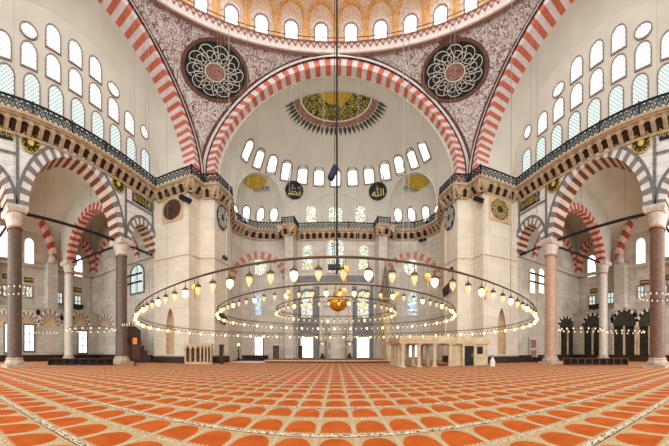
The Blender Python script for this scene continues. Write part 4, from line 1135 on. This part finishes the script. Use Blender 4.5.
# branched floor lamp in the left exedra
root = empty('branched_floor_lamp', (-9.0, 22.9, 0)); tag(root, 'dark branched floor lamp with one glowing bulb behind the left pier', 'floor lamp')
m = MB(); m.lathe([(.32, 0), (.3, .12), (.08, .3), (.05, 1.3), (.09, 1.4)], n=12); m.build('stand', 'wood', root)
m = MB()
for i in range(5):
    a = 2*PI*i/5; m.tube([(0, 0, .7+.1*i), (.2*math.cos(a), .2*math.sin(a), .75+.1*i), (.28*math.cos(a), .28*math.sin(a), .95+.1*i)], .03, 5); m.lathe([(.0, 0), (.07, .04), (.05, .1)], (.28*math.cos(a), .28*math.sin(a), .95+.1*i), 8)
m.build('branch', 'brass', root, fix=False)
m = MB(); m.lathe([(0, 1.4), (.1, 1.5), (.09, 1.62), (0, 1.68)], n=10); m.build('bulb', 'bulb', root, smooth=True)
# minbar: stair block, kiosk and lead spire
root = empty('pulpit_tower', (5.05, 26.2, 0)); tag(root, 'slender stone pulpit with a tall pointed grey spire beside the far wall', 'pulpit')
m = MB(); m.box((0, 0, 2.4), (1.0, 1.0, 4.8)); m.build('kiosk_base', 'stone', root)
m = MB()
for ex in (-1, 1):
    for ey in (-1, 1): m.bar((ex*.42, ey*.42, 4.8), (ex*.42, ey*.42, 6.2), .06, 8)
m.box((0, 0, 6.25), (1.15, 1.15, .14)); m.box((0, .44, 5.5), (.8, .05, 1.3)); m.build('kiosk', 'niche', root)
m = MB(); m.lathe([(.72, 6.3), (.62, 6.5), (.3, 8.2), (.05, 9.9), (0, 10.0)], n=8); m.build('spire', 'lead', root)
m = MB(); m.lathe([(0, 9.95), (.09, 10.05), (.03, 10.18), (.07, 10.28), (0, 10.55)], n=8); m.build('finial', 'brass', root)
m = MB()
for i in range(9): m.box((0, -.65-.26*i, (4.2-.45*i)/2), (.8, .27, 4.2-.45*i))
m.build('stair', 'stone', root)
m = MB(); m.box((-.45, -1.6, 1.6), (.06, 2.4, .5)); m.bar((-.45, -.4, 5.2), (-.45, -2.9, 1.6), .06); m.bar((.45, -.4, 5.2), (.45, -2.9, 1.6), .06); m.build('balustrade', 'niche', root)
# singers' platform on columns at the right pier
root = empty('singers_gallery', (3.7, 14.6, 0)); tag(root, 'low cream marble gallery on slender columns before the right pier', 'gallery')
m = MB(); m.box((2.95, 1.45, 1.52), (6.1, 3.1, .2)); m.box((2.95, 1.45, 1.4), (5.9, 2.9, .06)); m.box((2.95, -.08, 1.62), (6.15, .12, .06)); m.box((-.08, 1.45, 1.62), (.12, 3.1, .06)); m.build('platform', 'stone', root)
m = MB(); m.box((2.95, -.03, 1.74), (6.0, .08, .22)); m.box((-.03, 1.45, 1.74), (.08, 3.0, .22)); m.box((5.95, 1.45, 1.74), (.08, 3.0, .22)); m.build('parapet', 'stone', root)
cm = None
for x, y in [(.16, .1), (1.15, .1), (2.15, .1), (3.2, .1), (.16, 1.0), (.16, 1.9), (.16, 2.75), (1.2, 2.75), (2.2, 2.75), (3.2, 2.75), (1.2, 1.4), (2.2, 1.4)]:
    if cm is None:
        m = MB(); m.lathe([(.15, 0), (.15, .07), (.12, .1), (.115, 1.2), (.16, 1.34)], n=8); m.box((0, 0, 1.37), (.36, .36, .06)); m.box((0, 0, .03), (.34, .34, .06)); cm = m.build('column', 'stone', root); o = cm
    else: o = cm.copy(); COL.objects.link(o); o.parent = root
    o.location = (x, y, 0)
m = MB()
for ex in (4.1, 4.95): m.box((ex, .1, .7), (.13, .22, 1.4))
m.box((4.52, .1, 1.35), (.75, .22, .14)); m.build('door_frame', 'stone', root)
m = MB(); m.box((4.52, .16, .66), (.72, .06, 1.3)); d = m.build('door', 'blackcloth', root); m = MB(); m.box((4.78, .11, .68), (.04, .05, .2)); m.build('handle', 'brass', d)
for q_, z_ in (((5.5, .14, .68), (.95, .16, 1.36)), ((3.65, .3, .68), (.8, .1, 1.36))): m = MB(); m.box(q_, z_); m.build('wall_panel', 'stone', root)
m = MB(); m.box((5.35, .04, 1.0), (.42, .05, .5)); m.build('black_notice', 'blackcloth', root); 
# small arched stone screen at the left pier
root = empty('arched_stone_screen', (-9.55, 16.35, 0)); tag(root, 'small cream stone screen of narrow pointed arches against the left pier', 'stone screen')
root.rotation_euler = (0, 0, math.radians(16))
m = MB(); m.box((0, .25, .75), (1.95, .24, 1.5)); m.build('back_panel', 'wood2', root)
m = MB(); m.box((0, .1, 1.42), (2.05, .6, .12)); m.box((0, .1, 1.34), (1.98, .5, .06)); m.build('cornice', 'stone', root); m = MB(); m.box((0, .1, .08), (2.0, .5, .16)); m.build('plinth', 'stone', root)
xs = [-.96, -.58, -.2, .18, .46, .7, .94]
pm = None
for i, x in enumerate(xs):
    if pm is None: m = MB(); m.box((0, 0, .7), (.1, .3, 1.2)); m.lathe([(.07, .16), (.05, .25), (.05, 1.0), (.08, 1.08)], (0, -.16, 0), 8); pm = m.build('pillar', 'stone', root); o = pm
    else: o = pm.copy(); COL.objects.link(o); o.parent = root
    o.location = (x, -.02, 0)
for a, b in zip(xs[:-1], xs[1:]):
    m = MB(); c, hw_ = (a+b)/2, (b-a)/2
    pts = arc(c, 1.0, hw_-.04, .26, 10, 1.6)
    for (u0, z0), (u1, z1) in zip(pts[:-1], pts[1:]): m.quad((u0, -.12, z0), (u1, -.12, z1), (u1, -.12, 1.36), (u0, -.12, 1.36)); m.quad((u0, -.12, z0), (u1, -.12, z1), (u1, .1, z1), (u0, .1, z0))
    m.build('pointed_arch', 'niche', root)
# preacher's chair beside the far left column
root = empty('wooden_pulpit', (-15.3, 15.25, 0)); tag(root, 'dark wooden preaching chair with a peaked back left of the left pier', 'pulpit'); root.rotation_euler = (0, 0, math.radians(44)); root.scale = (1.05, 1.05, 1.12)
m = MB(); m.box((0, 0, .75), (1.5, 1.0, 1.5)); m.box((0, 0, .06), (1.6, 1.1, .12)); m.box((0, 0, 1.5), (1.62, 1.12, .1)); m.build('body', 'wood', root)
m = MB()
for e in (-1, 1): m.box((e*.38, -.52, .78), (.6, .05, 1.0)); m.box((e*.38, -.55, .78), (.42, .03, .8))
m.build('carved_panel', 'wood2', root, fix=False)
m = MB(); m.box((0, .46, 1.95), (1.5, .08, .9)); m.add([(-.75, .5, 2.4), (.75, .5, 2.4), (0, .5, 2.95), (-.75, .42, 2.4), (.75, .42, 2.4), (0, .42, 2.95)], [(0, 1, 2), (3, 5, 4), (0, 3, 4, 1), (1, 4, 5, 2), (2, 5, 3, 0)]); m.build('backrest', 'wood', root)
for e in (-1, 1): m = MB(); m.box((e*.72, 0, 1.75), (.07, .9, .45)); m.build('armrest', 'wood2', root)
m = MB(); m.lathe([(0, 2.9), (.08, 3.0), (.03, 3.08), (0, 3.2)], (0, .46, 0), 10); m.build('finial', 'gold', root)
m = MB()
for i in range(3): m.box((.88+.25*i, 0, .62-.18*i), (.26, .8, 1.24-.36*i))
m.build('stair', 'wood', root)
p = at(135, 341, 17.0); o = MB(); o.box((0, 0, 0), (.38, .05, .42)); o = tag(o.build('orange_notice_board', 'orange'), 'small orange notice on a post before the preaching chair', 'notice'); o.location = p
m = MB(); m.bar((0, .04, -p.z+.0), (0, .04, .2), .025); m.lathe([(.18, 0), (.18, .03), (.03, .06)], (0, .04, -p.z), 10); m.build('post', 'wood', o, fix=False)
# low dark shelves on the floor
def low_shelf(name, c, L, rot, h, label, comps=6, mat='wood'):
    root = empty(name, (c[0], c[1], 0)); root.rotation_euler = (0, 0, rot); tag(root, label, 'low shelf')
    m = MB(); m.box((0, 0, h-.03), (L, .5, .06)); m.build('top', mat, root)
    m = MB(); m.box((0, .22, h/2), (L, .04, h)); m.build('back', 'wood', root)
    m = MB(); m.box((0, 0, .05), (L, .46, .06)); m.build('bottom', mat, root); dv = None
    for i in range(comps+1):
        if dv is None: m = MB(); m.box((0, 0, h/2), (.08, .48, h-.02)); dv = m.build('divider', mat, root); o = dv
        else: o = dv.copy(); COL.objects.link(o); o.parent = root
        o.location = (-L/2+.05+(L-.1)*i/comps, 0, 0)
def span(pa, pb, D0, D1):
    a, b = at(pa, 351, D0), at(pb, 351, D1); d = b-a; return ((a+b)/2, d.length, math.atan2(d.y, d.x))
c, L, r_ = span(48, 113, 17.6, 17.6); low_shelf('low_shoe_shelf', c, L, r_, .45, 'long low dark wooden shelf on the carpet before the left aisle', 8)
c, L, r_ = span(563, 628, 17.4, 17.6); low_shelf('low_shoe_shelf', c, L, r_, .48, 'long low compartmented wooden shelf on the carpet before the right aisle', 9, 'wood2')
c, L, r_ = span(531, 547, 22.0, 22.0); low_shelf('low_shoe_shelf', c, L, r_, .42, 'short low dark shelf between the right pier and the pale pink column', 3)
c, L, r_ = span(242, 268, 24.6, 25.0); low_shelf('low_shoe_shelf', c, L, r_, .55, 'low dark shelf under the left ground window of the far wall', 4)
# dark skirting cupboards along the aisle walls
for s in (-1, 1):
    mb = MB(); mb.box((s*21.72, 6.5, .3), (.34, 20.6, .6)); mb.box((s*18.0, 16.8, .3), (7.2, .3, .6)); struct(mb.build('baseboard_%s_aisle' % SIDE[s], 'wood'))
# door leaves and cabinets
def panel_box(px, pt, pb, D, wpx, name, cat, label, mats=('wood', 'wood2'), th=.12):
    base = at(px, 351, D); z1 = EYE+(YH-pt)/F*D; w_ = wpx/F*D
    root = empty(name, (base.x, base.y, 0)); root.rotation_euler = (0, 0, -math.atan2(base.x, base.y)); tag(root, label, cat)
    m = MB(); m.box((0, 0, z1/2), (w_, th, z1)); m.box((0, 0, z1), (w_*1.1, th*1.4, .07)); m.build('body', mats[0], root)
    m = MB()
    for k in (.3, .72): m.box((0, -th/2-.01, z1*k), (w_*.7, .03, z1*.34))
    m.build('inset_panel', mats[1], root, fix=False); m = MB(); m.box((w_*.36, -th/2-.04, z1*.5), (.05, .06, .16)); m.build('handle', 'brass', root)
panel_box(221.5, 345, 366, 19.2, 4.5, 'door_leaf', 'door', 'dark open door leaf at the inner corner of the left pier', ('blackcloth', 'wood'))
panel_box(276, 346, 362, 26.2, 6, 'tall_cabinet', 'cabinet', 'dark wooden cabinet with brown panel left of the prayer niche', th=.4)
panel_box(300.5, 346, 362, 26.6, 4, 'tall_cabinet', 'cabinet', 'narrow dark cabinet at the left jamb of the window beside the prayer niche', ('blackcloth', 'wood'), th=.3)
panel_box(533.5, 337, 357, 22.9, 8, 'hanging_carpet_panel', 'notice board', 'framed dark patterned panel between the right pier and the pale pink column', ('aislewall', 'medal_rose'))
o = MB(); o.lathe([(.16, 0), (.17, .3), (.12, .42), (.06, .5), (.06, .6), (0, .62)], n=12); b = at(492.5, 351, 15.9); o = tag(o.build('white_canister', 'calli'), 'small white canister on the carpet before the right pier', 'canister'); o.location = (b.x, b.y, 0)
m = MB(); m.lathe([(.0, .6), (.05, .62), (.05, .68), (0, .7)], n=10); m.build('lid', 'blackcloth', o)
# large tilted screens at the inner corners of the piers
for px, py, tl, lb in ((219.5, 317.5, -.35, 'dark tilted screen mounted low on the inner corner of the left pier'), (449.5, 289.5, .3, 'dark tilted screen mounted on the inner face of the right pier')):
    p, n, d = hit(px, py); r, u = axes(n); rr = r*math.cos(tl)+u*math.sin(tl); uu = u*math.cos(tl)-r*math.sin(tl)
    root = loc_thing('wall_screen', p+n*.22, lb, 'screen'); w_ = .95
    m = MB(); m.frame_box((0, 0, 0), rr, uu, n, 1.5, .72, .1); m.build('case', 'wood', root)
    m = MB(); m.frame_box(n*.055, rr, uu, n, 1.36, .6, .02); m.build('display', 'disc_brown', root); m = MB(); m.bar((0, 0, 0), n*-.22, .05); m.build('bracket', 'iron', root)
# floodlights on the aisle ledges
for s in (-1, 1):
    b = at(X2(s, 90.5), 305, 25.0); root = empty('floodlight', (s*22.3, 14.6, 4.93)); tag(root, 'black floodlight standing on the ledge of the %s aisle' % SIDE[s], 'floodlight')
    m = MB(); m.box((0, 0, .55), (.5, .9, .4)); m.build('housing', 'blackcloth', root); m = MB(); m.bar((0, 0, 0), (0, 0, .4), .05); m.box((0, 0, .02), (.4, .4, .04)); m.bar((0, -.7, .75), (0, .7, .75), .06); m.build('stand', 'iron', root, fix=False)
# lunettes and arches of the aisle walls below the ledge
def lunette(px, py, rpx, s, openb=None):
    p, n, dist = hit(px, py); r, u = axes(n); k = dist/F
    g = max(.4, abs(n.dot(Vector((ray(px, py).x, ray(px, py).y, 0)).normalized()))); a = rpx*k/g; b = rpx*k*1.3
    P = lambda x, z, d=0: p+r*x+u*z+n*d
    m = MB(); nv = 15; i_, o_ = arc(0, 0, a, b, nv*2), arc(0, 0, a*1.22, b*1.22, nv*2)
    for i in range(nv*2): m.quad(P(*i_[i], .05), P(*i_[i+1], .05), P(*o_[i+1], .05), P(*o_[i], .05), (i//2) % 2); 
    if openb is None:
        for i in range(9):
            t = PI*(i+.5)/9; m.add([P(a*.35*math.cos(t), b*.35*math.sin(t), .03), P(a*.95*math.cos(t-.08), b*.95*math.sin(t-.08), .03), P(a*.95*math.cos(t+.08), b*.95*math.sin(t+.08), .03)], [(0, 1, 2)], 1)
        m.add([P(x, z, .02) for x, z in i_], [tuple(range(len(i_)))], 2); trim(m, ['v_white', 'v_grey', 'niche'], fix=False)
    else:
        h = openb*k; WIN[0] += 1
        trim(m, ['v_white', 'iron'], fix=False)
        f = MB(); f.add([P(x, z, .03) for x, z in [(-a, -h)]+i_+[(a, -h)]], [tuple(range(len(i_)+2))]); fr = struct(f.build('window_%d' % WIN[0], 'dark_glass'))
        g_ = MB()
        for x in (-.98*a, 0, .98*a): g_.frame_box(P(x, -h/2, .06), r, u, n, .2, h, .12)
        g_.build('gilt_post', 'stone', fr, fix=False); g_ = MB(); g_.frame_box(P(0, -h*.05, .06), r, u, n, a*2, .12, .1)
        for i in range(8): x = -a+2*a*(i+.5)/8; g_.frame_box(P(x, -h/2, .05), r, u, n, .03, h, .04)
        for i in range(6): g_.frame_box(P(0, -h*(i+.5)/6, .05), r, u, n, a*2, .03, .04)
        g_.build('grille', 'iron', fr, fix=False)
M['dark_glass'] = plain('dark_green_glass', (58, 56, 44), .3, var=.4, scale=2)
for px, py, rp in ((4, 326, 9.5), (28, 326.5, 9.5), (50, 326.5, 10.5), (79.5, 325, 9), (105, 326, 7)): lunette(px, py, rp, -1)
for px, py, rp, ob in ((567, 328, 7.5, 27), (593, 328, 9.5, 28), (624.5, 326, 11.5, 31), (650, 326, 11.5, 31)): lunette(px, py, rp, 1, ob)
# plaques and black shields on the aisle walls
for px, py, w_, h_, lb in ((7, 276.5, 8, 4.5, 'dark plaque on the wall left of the nearest left column'), (28.5, 280, 8, 4.5, 'dark plaque on the wall right of the nearest left column'), (77.5, 290, 7, 4.5, 'dark plaque beside the white marble column on the left'),
                           (645, 282.5, 8, 4.5, 'dark plaque on the wall left of the nearest right column'), (665.5, 278, 6, 4.5, 'dark plaque at the right edge behind the nearest right column'), (594, 291, 7, 4.5, 'dark plaque beside the white marble column on the right')):
    p, P, d = place(px, py, .02); g_ = d/F
    m = MB(); a, b = w_*g_/2*1.2, h_*g_/2; m.add([P(x*a, y*b, h) for h in (0, .06) for x, y in ((-1, -1), (1, -1), (1, 1), (-1, 1))], [(4, 5, 6, 7), (0, 1, 5, 4), (1, 2, 6, 5), (2, 3, 7, 6), (3, 0, 4, 7)])
    root = loc_thing('wall_plaque', p, lb, 'plaque'); m.build('panel', 'wood', root)
    m = MB()
    for k in range(6): x = -a*.8+a*1.6*k/5; m.ribbon(lambda u, v, h: P(u, v, .06+h), [(x, -b*.5), (x+.05, b*.5), (x+.12, b*.1)], .05, .01)
    m.build('lettering', 'goldpaint', root, fix=False)
for px, py, lb in ((38, 312.5, 'black shield on the left ledge between the nearest column and the marble column'), (61.5, 318, 'black shield on the ledge just left of the left marble column'), (72, 318, 'black shield on the ledge just right of the left marble column'),
                   (635.5, 315, 'black shield on the right ledge between the marble column and the nearest column'), (612.5, 319, 'black shield on the ledge just right of the right marble column'), (601.5, 319, 'black shield on the ledge just left of the right marble column')):
    p, P, d = place(px, py, .0); root = loc_thing('wall_shield', p, lb, 'shield')
    m = MB(); disc(m, lambda a, b, h=0: P(a, b*1.3, h), .2, .06, n=20); m.build('disc', 'blackcloth', root)
    m = MB(); disc(m, lambda a, b, h=0: P(a, b+.36, h), .09, .05, n=12); m.build('crest', 'blackcloth', root)
# black box under the front of the widest ring
root = empty('black_box_speaker', (-.02, 2.73, 1.83)); tag(root, 'small black box hanging under the front of the widest chandelier ring', 'loudspeaker')
m = MB(); m.box((0, 0, 0), (.13, .06, .045)); m.build('case', 'blackcloth', root)
for e in (-1, 1): m = MB(); m.bar((e*.05, 0, .02), (e*.05, 0, .098), .004, 4); m.build('strap', 'iron', root)
